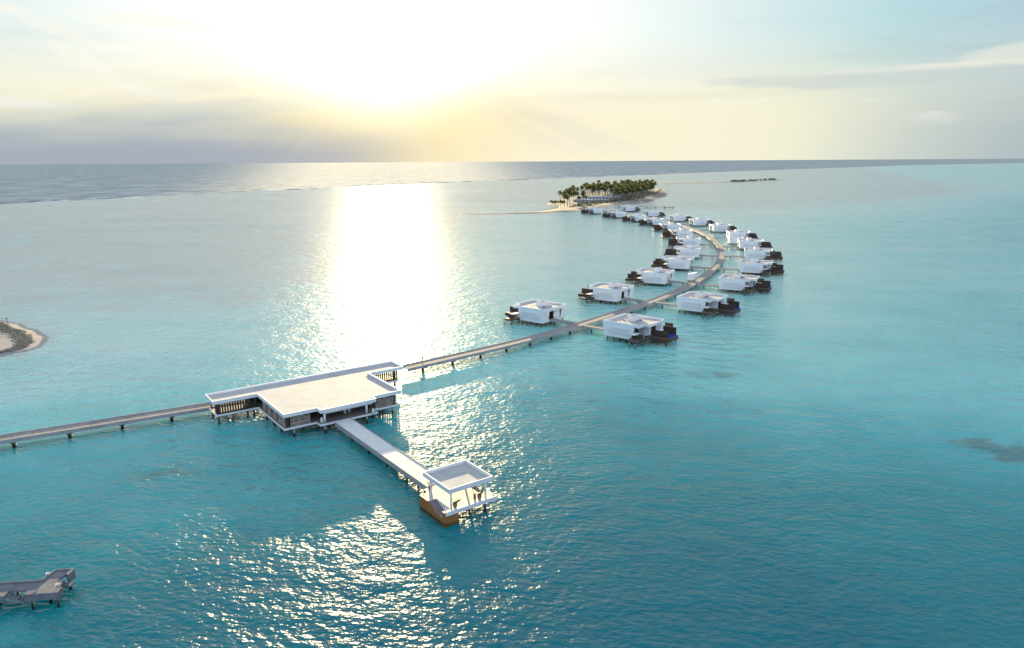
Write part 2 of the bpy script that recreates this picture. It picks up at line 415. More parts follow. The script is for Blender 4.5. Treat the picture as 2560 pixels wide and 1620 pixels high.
def tag(o, label=None, cat=None, group=None, kind=None):
    if label: o['label'] = label
    if cat: o['category'] = cat
    if group: o['group'] = group
    if kind: o['kind'] = kind
    return o


def thing(name, label, cat, loc=(0, 0, 0), rz=0.0, group=None):
    o = bpy.data.objects.new(name, None); col.objects.link(o)
    o.empty_display_size = 0.3
    o.location = loc; o.rotation_euler = (0, 0, rz)
    return tag(o, label, cat, group)


def share(me, name, parent, loc=(0, 0, 0), rz=0.0, scale=None):
    o = bpy.data.objects.new(name, me); col.objects.link(o); o.parent = parent
    o.location = loc; o.rotation_euler = (0, 0, rz)
    if scale: o.scale = scale
    return o


KIDS = {}
def copy_tree(o, parent=None):
    c = o.copy(); col.objects.link(c); c.parent = parent
    for ch in o.children: copy_tree(ch, c)
    return c


def inset(poly, d):
    n = len(poly); out = []
    area = sum(poly[i][0] * poly[(i + 1) % n][1] - poly[(i + 1) % n][0] * poly[i][1] for i in range(n))
    sg = 1 if area > 0 else -1
    for i in range(n):
        p0, p1, p2 = Vector(poly[i - 1]), Vector(poly[i]), Vector(poly[(i + 1) % n])
        a = (p1 - p0).normalized(); b = (p2 - p1).normalized()
        na = Vector((-a.y, a.x)) * sg; nb = Vector((-b.y, b.x)) * sg
        k = 1 + na.dot(nb)
        q = p1 + (na + nb) * (d / max(k, 0.2))
        out.append((q.x, q.y))
    return out


def ccw(poly):
    n = len(poly)
    return poly if sum(poly[i][0] * poly[(i + 1) % n][1] - poly[(i + 1) % n][0] * poly[i][1] for i in range(n)) > 0 else poly[::-1]


# ------------------------------------------------------------------ sea
REEF = [(-9000, -5200), (-2500, -300), (-1100, 640), (-740, 1055), (-688, 1120), (-651, 1215), (-421, 1612), (-335, 1802), (-194, 1989), (408, 2752), (669, 3099), (1161, 3738), (3499, 6560),
        (9000, 11500), (30000, 29000)]
ISLAND = [(-66, 801), (-22, 806), (24, 821), (53, 869), (60, 930), (46, 962), (48, 985), (62, 1046), (88, 1130), (134, 1278), (217, 1408), (292, 1466), (309, 1463), (300, 1400), (279, 1327), (262, 1235), (243, 1160), (222, 1100),
          (208, 1059), (178, 981), (144, 958), (114, 911), (92, 862), (76, 831), (40, 805), (-20, 791), (-48, 796)]
BANK = [(-240, 262), (-185, 256), (-180, 253), (-171, 245.5), (-163.5, 240.5), (-155.5, 231), (-151.5, 224), (-150.2, 217), (-152.5, 211.5), (-158, 206.5), (-185, 196), (-240, 190)]


def seg_dist(px, py, poly, closed=True):
    best = 1e9; n = len(poly)
    for i in range(n if closed else n - 1):
        ax, ay = poly[i]; bx, by = poly[(i + 1) % n]
        dx_, dy_ = bx - ax, by - ay
        t = max(0, min(1, ((px - ax) * dx_ + (py - ay) * dy_) / (dx_ * dx_ + dy_ * dy_)))
        q = math.hypot(px - ax - t * dx_, py - ay - t * dy_)
        if q < best: best = q
    return best


def sstep(v, a, b):
    t = max(0.0, min(1.0, (v - a) / (b - a))); return t * t * (3 - 2 * t)


CORAL = [(-68, 123, 9, 4, 0.75), (-62, 126, 7, 3, 0.75), (56, 185, 9, 7, 0.85), (50, 186, 6, 5, 0.8), (53, 157, 6, 3.5, 0.85), (94, 137, 6, 3.5, 1.35), (99, 131, 7, 5, 1.6), (93, 137, 5, 3, 1.2), (-9, 81, 2.6, 1.8, 1.0), (-3, 94, 3, 2, 0.8), (-30, 106, 3, 2, 0.7),
         (20, 165, 8, 4, 0.7)]


def depth_at(x, y):
    r = math.hypot(x, y)
    near = 0.95 - 0.63 * sstep(r, 80, 225) - 0.20 * sstep(r, 170, 420) - 0.12 * sstep(-x, -20, 90) * sstep(y, 90, 200)
    near += 0.16 * sstep(x - 0.30 * y, -10, 120) * sstep(y, 120, 260) * (1 - sstep(y, 500, 900))
    near += 0.10 * math.exp(-((x - 15) / 32) ** 2 - ((y - 78) / 22) ** 2)       # deeper hole lower right of the middle
    near -= 0.10 * math.exp(-((x + 55) / 40) ** 2 - ((y - 105) / 18) ** 2)
    near += 0.32 * sstep(x - 0.42 * y, 30, 420) * sstep(y, 150, 500)            # darker sea grass flats far right
    near -= 0.10 * math.exp(-((x - 250) / 130) ** 2 - ((y - 1000) / 260) ** 2)
    if y < 320 and x < -60:
        near = min(near, 0.02 + 0.45 * sstep(seg_dist(x, y, BANK), 0, 26) + 0.3 * sstep(seg_dist(x, y, BANK), 20, 90))
    if y > 650:
        ds = seg_dist(x, y, ISLAND)
        near = min(near, 0.03 + 0.5 * sstep(ds, 0, 110))
        near -= 0.30 * sstep(y, 800, 1400)
    return max(0.0, near)


def lagoon():
    rows = []; y = 20.0
    while y < 30000: rows.append(y); y *= 1.022 if y < 2500 else 1.08
    rows = [-400, -100] + rows
    # a lens-shaped fan: columns are fixed ratios of the distance, clipped to the lagoon side of the reef
    NX = 150
    reef_y = sorted(REEF, key=lambda p: p[1])
    def reef_x(yy):
        for (ax, ay), (bx, by) in zip(reef_y, reef_y[1:]):
            if ay <= yy <= by: return ax + (bx - ax) * (yy - ay) / (by - ay)
        return reef_y[0][0] if yy < reef_y[0][1] else reef_y[-1][0]
    v, f, dep, cor = [], [], [], []
    for yy in rows:
        xl = reef_x(yy); xr = max(abs(yy) * 1.25 + 260, xl + 200)
        xl2 = max(xl, -abs(yy) * 1.25 - 300)
        for k in range(NX + 1):
            t = k / NX
            xx = xl2 + (xr - xl2) * t
            if k == 0: xx = xl
            v.append((xx, yy, 0.0)); dep.append(depth_at(xx, yy))
            c = 0.0
            if yy < 400:
                for cx, cy, ax, ay, st in CORAL:
                    e = ((xx - cx) / ax) ** 2 + ((yy - cy) / ay) ** 2
                    if e < 4: c = max(c, st * math.exp(-e))
            cor.append(c)
    n = NX + 1
    for r in range(len(rows) - 1):
        for k in range(NX): f.append((r * n + k, r * n + k + 1, (r + 1) * n + k + 1, (r + 1) * n + k))
    zb = [-0.75 * (0.3 + 0.7 * sstep(d_, 0.0, 0.35)) for d_ in dep]
    me = bpy.data.meshes.new('sea_bed'); me.from_pydata([(p[0], p[1], zz_) for p, zz_ in zip(v, zb)], [], f); me.materials.append(M['bed'])
    for nm, dat in (('depth', dep), ('coral', cor)):
        at = me.attributes.new(nm, 'FLOAT', 'POINT'); at.data.foreach_set('value', dat)
    me.update()
    o = bpy.data.objects.new('sea_bed', me); col.objects.link(o); tag(o, kind='structure')
    me = bpy.data.meshes.new('lagoon_water'); me.from_pydata(v, [], f); me.materials.append(M['lagoon']); me.update()
    o = bpy.data.objects.new('lagoon_water', me); col.objects.link(o); tag(o, kind='structure')
    # open sea beyond the reef
    m = MB(); rr = [p for p in reef_y if p[1] <= 29000]
    for i, (x, y) in enumerate(rr): m.v.append((x, y, 0.0))
    m.v += [(110000, 110000, 0.0), (-110000, 110000, 0.0), (-110000, -5200, 0.0)]
    m.f = [tuple(range(len(m.v)))]
    o2 = m.build('open_sea', M['ocean']); tag(o2, kind='structure')
    m3 = MB(); m3.v = [(350, 100, -0.02), (760, 400, -0.02), (29900, 23000, -0.02), (110000, 109000, -0.02), (110000, -5200, -0.02), (300, -5200, -0.02)]
    m3.f = [(0, 5, 4, 3, 2, 1)]
    o3 = m3.build('outer_water', M['ocean']); tag(o3, kind='structure')


lagoon()


def surf():
    """lines of low breakers along the reef edge"""
    pts = [(-1100, 640), (-740, 1055), (-688, 1120), (-651, 1215), (-421, 1612), (-335, 1802), (-194, 1989), (408, 2752), (669, 3099), (1161, 3738)]
    md = MB(); mw = MB()
    for (ax, ay), (bx, by) in zip(pts, pts[1:]):
        L = math.hypot(bx - ax, by - ay); tx, ty = (bx - ax) / L, (by - ay) / L; nx, ny = -ty, tx
        s = 0.0
        while s < L:
            ln = random.uniform(15, 60)
            for row in range(3):
                if random.random() < (0.75, 0.6, 0.45)[row]:
                    off = (2, 16, 34)[row] + random.uniform(-4, 4); w = random.uniform(2.0, 5.0)
                    a = s + random.uniform(0, 10); b = a + ln * random.uniform(0.5, 1.0)
                    hgt = random.uniform(0.5, 1.3)
                    P = lambda t, o: (ax + tx * t + nx * o, ay + ty * t + ny * o)
                    m = mw if random.random() < 0.45 else md
                    seg = 5; bb = len(m.v)
                    for i in range(seg + 1):
                        t = a + (b - a) * i / seg; e = math.sin(math.pi * i / seg) ** 0.5 if 0 < i < seg else 0.05
                        o_ = off + random.uniform(-1, 1)
                        x0, y0 = P(t, o_); x1, y1 = P(t, o_ + w * 0.5 * e); x2, y2 = P(t, o_ + w * e)
                        m.v += [(x0, y0, 0.02), (x1, y1, 0.02 + hgt * e), (x2, y2, 0.0)]
                    for i in range(seg):
                        q = bb + 3 * i
                        m.f += [(q, q + 3, q + 4, q + 1)]
                    for i in range(seg):
                        q = bb + 3 * i; m.f.append((q + 1, q + 4, q + 5, q + 2))
            s += ln + random.uniform(0, 18)
    tag(md.build('shaded_wave_lines', M['foam'], smooth=True), 'low waves breaking along the reef edge, their shaded faces painted dark', 'surf', kind='stuff')
    tag(mw.build('surf_foam', M['foam_white'], smooth=True), 'low broken white lines of surf along the reef edge', 'surf', kind='stuff')


surf()

# ------------------------------------------------------------------ sand
def sand_sheet(name, poly, mat, step, slope, zmax):
    """sand that rises gently out of the water: height follows the distance to the shore line"""
    xs = [p[0] for p in poly]; ys = [p[1] for p in poly]; pad = 3 * step
    nx = int((max(xs) - min(xs) + 2 * pad) / step); ny = int((max(ys) - min(ys) + 2 * pad) / step)
    x0, y0 = min(xs) - pad, min(ys) - pad
    idx = {}; m = MB(); rr = random.Random(5)
    for j in range(ny + 1):
        for i in range(nx + 1):
            x, y = x0 + i * step, y0 + j * step
            sd = seg_dist(x, y, poly) * (1 if in_poly(x, y, poly) else -1)
            sd += 0.5 * step * math.sin(x * 0.9 / step * 0.35 + 1.3 * math.sin(y * 0.31 / step)) + rr.uniform(-0.15, 0.15) * step
            if sd < -2.5 * step: continue
            z = max(-0.4, min(zmax, sd * slope)) if sd < zmax / slope else zmax + 0.15 * zmax * math.sin(x * 0.07) * math.cos(y * 0.05)
            idx[i, j] = len(m.v); m.v.append((x, y, z))
    for (i, j), k in idx.items():
        q = [(i, j), (i + 1, j), (i + 1, j + 1), (i, j + 1)]
        if all(t in idx for t in q): m.f.append(tuple(idx[t] for t in q))
    o = m.build(name, mat, None, True); return tag(o, kind='structure')


def in_poly(x, y, poly):
    r_ = False; n = len(poly)
    for i in range(n):
        ax, ay = poly[i]; bx, by = poly[i - 1]
        if (ay > y) != (by > y) and x < (bx - ax) * (y - ay) / (by - ay) + ax: r_ = not r_
    return r_


def spline(P, n=14):
    P = [Vector(p) for p in P]; P = [2 * P[0] - P[1]] + P + [2 * P[-1] - P[-2]]
    out = []
    for i in range(1, len(P) - 2):
        a, b, c, d_ = P[i - 1:i + 3]
        for k in range(n):
            t = k / n
            out.append(0.5 * ((2 * b) + (-a + c) * t + (2 * a - 5 * b + 4 * c - d_) * t * t + (-a + 3 * b - 3 * c + d_) * t ** 3))
    out.append(P[-2]); return out


sand_sheet('island_sand', ISLAND, M['sand'], 4.0, 0.10, 0.8)
sand_sheet('sand_bank', [tuple(p) for p in spline(BANK[1:-1], 4)] + [BANK[-1], BANK[0]], M['bank_sand'], 1.0, 0.07, 0.35)
sand_sheet('sand_spit', [(363, 1800), (373, 1852), (460, 1880), (547, 1905), (640, 1960), (720, 2048), (786, 2122), (792, 2110), (735, 2030), (650, 1946), (540, 1862), (450, 1830)], M['sand'], 6.0, 0.10, 0.8)

# dead sea weed lying in a band on the near sand bank
def weed_band():
    m = MB(); rim = spline(BANK[1:-1], 10)
    for i in range(2600):
        p = random.choice(rim); q = Vector((-190, 226))
        u = random.betavariate(2.2, 2.2)
        inw = (2.2 + 8.0 * u * (0.55 + 0.45 * math.sin(p.y * 0.11 + 1)))
        dv = (q - p).normalized()
        c = p + dv * inw + Vector((random.uniform(-1, 1), random.uniform(-1, 1)))
        if c.x < -190: continue
        s = random.uniform(0.15, 0.55); a = random.uniform(0, 6.28); z = 0.13 + min(inw, 4.2) * 0.055
        pts = [(c.x + s * math.cos(a + t) * random.uniform(0.6, 1.3), c.y + s * math.sin(a + t) * random.uniform(0.6, 1.3)) for t in (0, 1.57, 3.14, 4.71)]
        b = len(m.v); m.v += [(x, y, z) for x, y in pts] + [(c.x, c.y, z + random.uniform(0.08, 0.22))]
        m.f += [(b, b + 1, b + 4), (b + 1, b + 2, b + 4), (b + 2, b + 3, b + 4), (b + 3, b, b + 4)]
    o = m.build('washed_up_weed', M['weed']); tag(o, 'band of dry brown weed washed up on the near sand bank', 'weed', kind='stuff')


weed_band()

# ------------------------------------------------------------------ pavilion
TH = R(36.1)
PAV = (-47.45, 141.3)
ZD = 1.9
pav = thing('pavilion', 'large white flat-roofed pavilion with dark slatted wings standing over the lagoon', 'pavilion', (PAV[0], PAV[1], 0), TH)


def in_pav(u, v): return (PAV[0] + u * math.cos(TH) - v * math.sin(TH), PAV[1] + u * math.sin(TH) + v * math.cos(TH))


ROOF = ccw([(-9.63, 17.55), (0.0, 17.5), (0, 0), (7.2, 0), (7.2, -1.95), (20.05, -1.95), (20.05, 0), (27.25, 0), (27.25, 17.3), (36.97, 17.3), (36.97, 24.0), (-9.63, 24.1)])
rf = MB().prism(inset(ROOF, 0.24), 4.34, 4.64).build('roof', M['roof'], pav)
MB().ring(ROOF, inset(ROOF, 0.22), 4.28, 5.08).build('parapet', M['white'], rf)
MB().prism(inset(ROOF, 0.5), 4.22, 4.335).build('soffit', M['white'], rf)
for u, v in ((1.2, 1.0), (26.2, 1.0), (26.2, 16.4), (-8.6, 18.4), (35.8, 18.2), (13.0, -1.2)):
    MB().cyl(u, v, 4.645, 4.74, 0.16, 10).build('roof_drain', M['metal'], rf)
# second step of the fascia over the entrance
MB().prism([(8.0, -1.55), (19.3, -1.55), (19.3, 0.5), (8.0, 0.5)], 3.86, 4.215).build('lintel', M['white'], pav)
FLOOR = ccw([(-9.2, 17.2), (-0.1, 17.1), (-0.1, -0.1), (6.9, -0.1), (6.9, -2.2), (20.2, -2.2), (20.2, -0.2), (26.3, -0.2), (26.3, 16.9), (35.3, 16.9), (35.3, 23.6), (-9.2, 23.7)])
fl = MB().prism(inset(FLOOR, 0.16), 1.60, ZD).build('floor', M['floor_in'], pav)
MB().ring(FLOOR, inset(FLOOR, 0.15), 1.56, ZD + 0.05).build('floor_edge', M['white'], fl)
MB().prism(inset(FLOOR, 0.9), 1.15, 1.597).build('dark_floor_beam', M['inner'], fl)


def lattice_mesh(w, hh, seed):
    """carved panel: frame, mid rail and a maze of short bars, open between"""
    rnd = random.Random(seed); m = MB(); t = 0.05; fw = 0.09
    m.box(0, w, -t, t, 0, fw); m.box(0, w, -t, t, hh - fw, hh); m.box(0, fw, -t, t, fw, hh - fw); m.box(w - fw, w, -t, t, fw, hh - fw)
    m.box(fw, w - fw, -t, t, hh * 0.27, hh * 0.27 + 0.07)
    n = max(2, int(w / 0.30)); st = (w - 2 * fw) / n
    for i in range(1, n): m.box(fw + i * st - 0.035, fw + i * st + 0.035, -t * 0.8, t * 0.8, fw, hh - fw)
    z = fw
    while z < hh - fw - 0.1:
        for i in range(n):
            if rnd.random() < 0.62: m.box(fw + i * st, fw + (i + 1) * st, -t * 0.6, t * 0.6, z, z + 0.10)
        z += 0.20
    return m


HS = 4.21 - ZD
def screen(u, v, w, rz, seed):
    return share(lattice_mesh(w, HS, seed).mesh('screen', M['lattice']), 'screen', pav, (u, v, ZD + 0.002), rz)


screen(1.55, 0.55, 2.75, 0, 1); screen(4.42, 0.55, 1.35, 0, 2)
screen(20.95, 0.45, 1.7, 0, 3); screen(22.85, 0.45, 2.6, 0, 4)
for i, (v0, w) in enumerate(((0.9, 1.95), (3.1, 2.3), (6.3, 2.5), (9.9, 2.5), (13.4, 2.4))):
    screen(0.55, v0, w, R(90), 10 + i)
for v0 in (1.0, 5.0, 9.0, 13.0): screen(25.75, v0, 2.9, R(90), 20 + int(v0))
# dark walls and posts behind the screens
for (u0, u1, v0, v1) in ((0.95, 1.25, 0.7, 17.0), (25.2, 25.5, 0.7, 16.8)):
    MB().box(u0, u1, v0, v1, ZD + 0.002, 4.21).build('infill_partition', M['inner'], pav)
MB().box(1.3, 7.0, 3.4, 3.6, ZD + 0.002, 4.21).build('infill_partition', M['inner'], pav)
MB().box(19.9, 25.15, 1.4, 1.6, ZD + 0.002, 4.21).build('infill_partition', M['inner'], pav)
MB().box(1.3, 15.98, 17.0, 17.2, ZD + 0.002, 4.21).build('infill_partition', M['inner'], pav)  # hall back filled in to keep sunlight out
MB().box(-0.9, 27.4, 23.25, 23.4, ZD + 0.002, 4.21).build('infill_partition', M['inner'], pav)  # closing wall added to block the bright glitter behind the wings
MB().box(16.0, 25.15, 17.0, 17.2, ZD + 0.002, 4.21).build('infill_partition', M['inner'], pav)  # completes the closed hall back, added so the interior stays dark
for (u, v) in ((0.75, 0.6), (0.75, 16.9), (25.6, 0.6)):
    MB().box(u - 0.2, u + 0.2, v - 0.2, v + 0.2, ZD + 0.002, 4.215).build('post', M['slat'], pav)
MB().box(11.5, 15.0, 8.6, 9.8, ZD + 0.002, ZD + 1.05).build('reception_counter', M['inner'], pav)
# front columns
for u in (8.25, 17.9):
    MB().cyl(u, -1.35, ZD + 0.002, 3.857, 0.24, 14).build('column', M['white'], pav, True)
    MB().cyl(u, -1.35, -2.7, 1.595, 0.26, 12).build('pile', M['pale_pile'], pav, True)
for u, v in ((10.6, 3.6), (15.6, 3.6)):
    MB().cyl(u, v, ZD + 0.002, 4.215, 0.2, 12).build('column', M['white'], pav, True)
# slats of the two wings
slat_me = MB().box(-0.17, 0.17, -0.09, 0.09, 0, HS).mesh('slat', M['slat'])
post_me = MB().box(-0.30, 0.30, -0.10, 0.10, 0, HS).mesh('post', M['slat'])


def slats(u0, u1, v, n, skip=()):
    for i in range(n):
        if i not in skip: share(slat_me, 'slat', pav, (u0 + (u1 - u0) * i / (n - 1), v, ZD + 0.003))


slats(-8.2, -2.0, 17.75, 12); share(post_me, 'post', pav, (-8.7, 17.75, ZD + 0.002)); share(post_me, 'post', pav, (-1.75, 17.9, ZD + 0.002)); share(post_me, 'post', pav, (-0.5, 17.75, ZD + 0.002))
for v in (19.0, 22.6): share(slat_me, 'slat', pav, (-8.8, v, ZD + 0.003), R(90))
slats(27.6, 34.0, 17.5, 12); share(post_me, 'post', pav, (34.4, 17.5, ZD + 0.002)); share(slat_me, 'slat', pav, (35.0, 17.4, ZD + 0.003))
MB().box(-8.9, -0.6, 17.85, 17.95, ZD + 0.003, ZD + 0.28).build('kick_board', M['slat'], pav)
MB().box(27.5, 34.9, 17.6, 17.7, ZD + 0.003, ZD + 0.28).build('kick_board', M['slat'], pav)
pile_me = MB().cyl(0, 0, -2.7, 1.59, 0.24, 10).mesh('pile', M['pile'], True)
pale_pile_me = MB().cyl(0, 0, -2.7, 1.59, 0.24, 10).mesh('pale_pile', M['pale_pile'], True)
for u, v in ((-8.6, 17.9), (-8.6, 22.9), (-5.5, 17.9), (-2.2, 18.3), (-0.9, 18.0), (-5.5, 22.9), (0.9, 9.5), (0.9, 14.5), (0.9, 4.8), (6.0, 6.0), (6, 12), (12, 6), (12, 12), (18, 6), (18, 12), (24.6, 6.2), (24.6, 11.5), (24.6, 15.5), (29.5, 17.9),
             (32, 17.9), (34.6, 17.9), (34.6, 22.6), (29.5, 22.6), (20.5, 1.2), (23.0, 1.2)):
    share(pile_me, 'pile', pav, (u, v, 0))
for u, v in ((2.2, 0.6), (25.2, 0.7)): share(pale_pile_me, 'pile', pav, (u, v, 0))


def vase(loc, label, s=1.0, mat='vase'):
    m = MB(); m.lathe([(0.16, 0), (0.24, 0.1), (0.30, 0.5), (0.30, 0.85), (0.22, 1.05), (0.14, 1.13), (0.17, 1.24), (0.20, 1.27)], n=14)
    o = m.build('vase', M[mat], None, True); o.location = loc; o.scale = (s, s, s)
    return tag(o, label, 'vase')


for (u, v, lab) in ((7.55, -1.45, 'pale green vase left of the front left column of the pavilion'), (18.85, -2.7, 'pale green vase right of the front right column of the pavilion'),
                    (14.0, 1.5, 'tall vase in the shade of the pavilion entrance, left one of a pair'), (15.1, 1.6, 'tall vase in the shade of the pavilion entrance, right one of a pair')):
    p = in_pav(u, v); vase((p[0], p[1], ZD + 0.003), lab, 1.05)
p = in_pav(20.4, -0.9)
o = MB().lathe([(0.22, 0), (0.36, 0.2), (0.36, 0.42), (0.28, 0.5)], n=12).build('planter_bowl', M['vase'], None, True)
o.location = (p[0], p[1], ZD + 0.003); tag(o, 'low pale bowl beside the right hand vase of the pavilion', 'bowl')

# ------------------------------------------------------------------ pier down to the gazebo
pier = thing('pier', 'broad pale pier running from the pavilion down to the small gazebo', 'pier', (PAV[0], PAV[1], 0), TH)
N = 7
for i in range(N):
    a = -2.3 - i * (42.2 - 2.3) / N; b = -2.3 - (i + 1) * (42.2 - 2.3) / N + 0.02
    za, zb = 1.86 + 0.16 * i / N, 1.86 + 0.16 * (i + 1) / N
    m = MB(); m.quad8([(10.15, b, za - 0.2), (13.75, b, za - 0.2), (13.75, a, za - 0.2), (10.15, a, za - 0.2), (10.15, b, zb), (13.75, b, zb), (13.75, a, za), (10.15, a, za)])
    m.build('deck_slab', M['pier'], pier)
m = MB().quad8([(10.05, -42.2, 1.0), (10.145, -42.2, 1.0), (10.145, -2.3, 0.95), (10.05, -2.3, 0.95), (10.05, -42.2, 2.05), (10.145, -42.2, 2.05), (10.145, -2.3, 1.89), (10.05, -2.3, 1.89)]); m.build('edge_beam', M['concrete'], pier)
m = MB().quad8([(13.755, -42.2, 1.0), (13.90, -42.2, 1.0), (13.90, -2.3, 0.95), (13.755, -2.3, 0.95), (13.755, -42.2, 2.14), (13.90, -42.2, 2.14), (13.90, -2.3, 1.98), (13.755, -2.3, 1.98)]); m.build('edge_beam', M['concrete'], pier)
for v in (-9, -17, -25, -33, -39.5):
    MB().box(10.4, 13.5, v - 0.3, v + 0.3, 0.9, 1.62).build('pile_cap', M['concrete'], pier)
    for u in (10.9, 13.0): MB().cyl(u, v, -2.7, 0.895, 0.2, 10).build('pile', M['pile'], pier, True)

# ------------------------------------------------------------------ gazebo
ZG = 2.05
gz = thing('gazebo', 'small white open gazebo on four posts at the end of the pier', 'gazebo', (PAV[0], PAV[1], 0), TH)
GX0, GX1, GY0, GY1 = 7.5, 17.5, -51.9, -42.25
m = MB()   # deck with the two stair wells left out
m.box(9.15, 15.9, GY0 + 0.18, GY1 - 0.1, ZG - 0.14, ZG)
m.box(7.75, 9.15, -46.6, -44.1, ZG - 0.14, ZG); m.box(7.75, 9.15, GY0 + 0.18, -51.1, ZG - 0.14, ZG)
m.box(15.9, GX1, GY0 + 0.18, -48.9, ZG - 0.14, ZG); m.box(15.9, GX1, -45.6, -44.1, ZG - 0.14, ZG)
m.build('deck', M['pale_deck'], gz)
MB().box(GX0 + 0.26, GX1 + 0.15, GY0, GY0 + 0.175, ZG - 0.66, ZG + 0.035).build('fascia', M['white'], gz)
MB().box(GX1 + 0.005, GX1 + 0.15, GY0 + 0.18, -48.9, ZG - 0.66, ZG + 0.035).build('fascia', M['white'], gz)
MB().box(GX1 + 0.005, GX1 + 0.15, -45.6, -44.1, ZG - 0.66, ZG + 0.035).build('fascia', M['white'], gz)
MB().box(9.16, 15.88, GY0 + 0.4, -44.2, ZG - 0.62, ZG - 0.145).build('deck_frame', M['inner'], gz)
MB().box(9.152, 9.30, -51.1, -46.6, 0.75, ZG - 0.145).build('stair_wall', M['white'], gz)
# brown clad flank following the stairs: profile in v,z
prof = [(-51.9, -0.8), (-43.9, -0.8), (-43.9, ZG + 0.03), (-46.6, ZG + 0.03), (-49.7, 0.72), (-51.15, 0.72), (-51.15, ZG + 0.03), (-51.9, ZG + 0.03)]
m = MB(); n = len(prof)
m.v = [(GX0, v, z) for v, z in prof] + [(GX0 + 0.24, v, z) for v, z in prof]
m.f = [tuple(range(n)), tuple(reversed(range(n, 2 * n)))] + [(i, i + n, (i + 1) % n + n, (i + 1) % n) for i in range(n)]
m.build('clad_wall', M['clad'], gz)
MB().box(GX0 + 0.245, 10.3, -51.7, -51.45, -0.8, ZG - 0.67).build('clad_wall', M['clad'], gz)
MB().box(GX0 + 0.245, 10.1, -44.05, -43.85, -0.8, ZG + 0.01).build('clad_wall', M['clad'], gz)
MB().box(GX0 - 0.03, GX0 + 0.27, -51.95, -43.88, 0.02, 0.22).build('tide_band', M['pile'], gz)
for i in range(8):
    v = -46.6 - i * 0.40; z = ZG - 0.16 - i * 0.155
    MB().box(7.75, 9.14, v - 0.44, v, z - 0.12, z).build('stair_tread', M['step'], gz)
MB().box(7.75, 9.14, -51.08, -49.8, 0.62, 0.76).build('landing', M['concrete'], gz)
for i in range(8):
    v = -45.6 - i * 0.40; z = ZG - 0.16 - i * 0.155
    MB().box(15.92, GX1 - 0.02, v - 0.44, v, z - 0.12, z).build('stair_tread', M['step'], gz)
GR = [(8.85, -51.3), (17.3, -51.3), (17.3, -42.9), (8.85, -42.9)]
rf = MB().prism(inset(GR, 0.16), 4.72, 4.98).build('roof', M['roof'], gz)
MB().ring(GR, inset(GR, 0.15), 4.70, 5.50).build('parapet', M['white'], rf)
for u, v in ((9.28, -44.7), (9.34, -51.0), (15.8, -51.3 + 0.1), (15.8, -44.7)):
    MB().cyl(u, v, ZG + 0.002, 4.698, 0.165, 12).build('column', M['white'], gz, True)
for u, v in ((15.8, -51.0), (15.8, -45), (11.5, -48)):
    MB().cyl(u, v, -2.7, ZG - 0.67, 0.22, 10).build('pile', M['pile'], gz, True)


def palm_leaf(m, o, az_, el, ln, w, droop, n=5):
    """arching frond with leaflets on both sides"""
    o = Vector(o); prev = None
    d_ = Vector((math.cos(az_), math.sin(az_), 0)); side = Vector((-d_.y, d_.x, 0))
    pts = []
    for i in range(n + 1):
        t = i / n
        pts.append(o + d_ * (ln * t * math.cos(el) * (1 - 0.12 * t)) + Vector((0, 0, ln * (t * math.sin(el) - droop * t * t))))
    for i in range(n + 1):
        ww = w * math.sin(math.pi * min(0.97, 0.12 + 0.85 * i / n)) ** 0.7
        p_ = pts[i]; b = len(m.v)
        m.v += [tuple(p_ + side * ww + Vector((0, 0, -ww * 0.45))), tuple(p_), tuple(p_ - side * ww + Vector((0, 0, -ww * 0.45)))]
        if i:
            m.f += [(b - 3, b - 2, b + 1, b), (b - 2, b - 1, b + 2, b + 1)]


def leaflet_frond(m, o, az_, el, ln, w, droop, n=7):
    o = Vector(o); d_ = Vector((math.cos(az_), math.sin(az_), 0)); side = Vector((-d_.y, d_.x, 0))
    P = lambda t: o + d_ * (ln * t * math.cos(el)) + Vector((0, 0, ln * (t * math.sin(el) - droop * t * t)))
    m.tube([tuple(P(i / 4)) for i in range(5)], [0.018, 0.016, 0.013, 0.01, 0.005], 4)
    for i in range(n):
        t = 0.25 + 0.75 * i / (n - 1); p_ = P(t)
        for sg in (-1, 1):
            tip = p_ + (side * sg * w + d_ * w * 0.9 + Vector((0, 0, -0.25 * w))) * (1.1 - 0.4 * t)
            mid = (p_ + tip) * 0.5 + Vector((0, 0, 0.06 * w)); q = d_ * 0.05
            b = len(m.v); m.v += [tuple(p_), tuple(mid + q), tuple(tip), tuple(mid - q)]
            m.f.append((b, b + 1, b + 2, b + 3))


def potted(loc, label, s, leaves, lean, red=False):
    t = thing('potted_plant', label, 'potted plant', loc)
    MB().lathe([(0.22, 0), (0.30, 0.12), (0.38, 0.5), (0.36, 0.72), (0.30, 0.78), (0.35, 0.84), (0.33, 0.84), (0.27, 0.76)], n=14).build('pot', M['pot'], t, True)
    m = MB()
    for i in range(leaves):
        a = lean + random.uniform(-0.9, 0.9) if i % 3 else random.uniform(0, 6.28)
        leaflet_frond(m, (0, 0, 0.75), a, random.uniform(0.8, 1.35), random.uniform(1.0, 1.7), 0.30, random.uniform(0.1, 0.5))
    m.build('leaves', M['red_leaf' if red else 'leaf'], t)
    t.scale = (s, s, s); return t


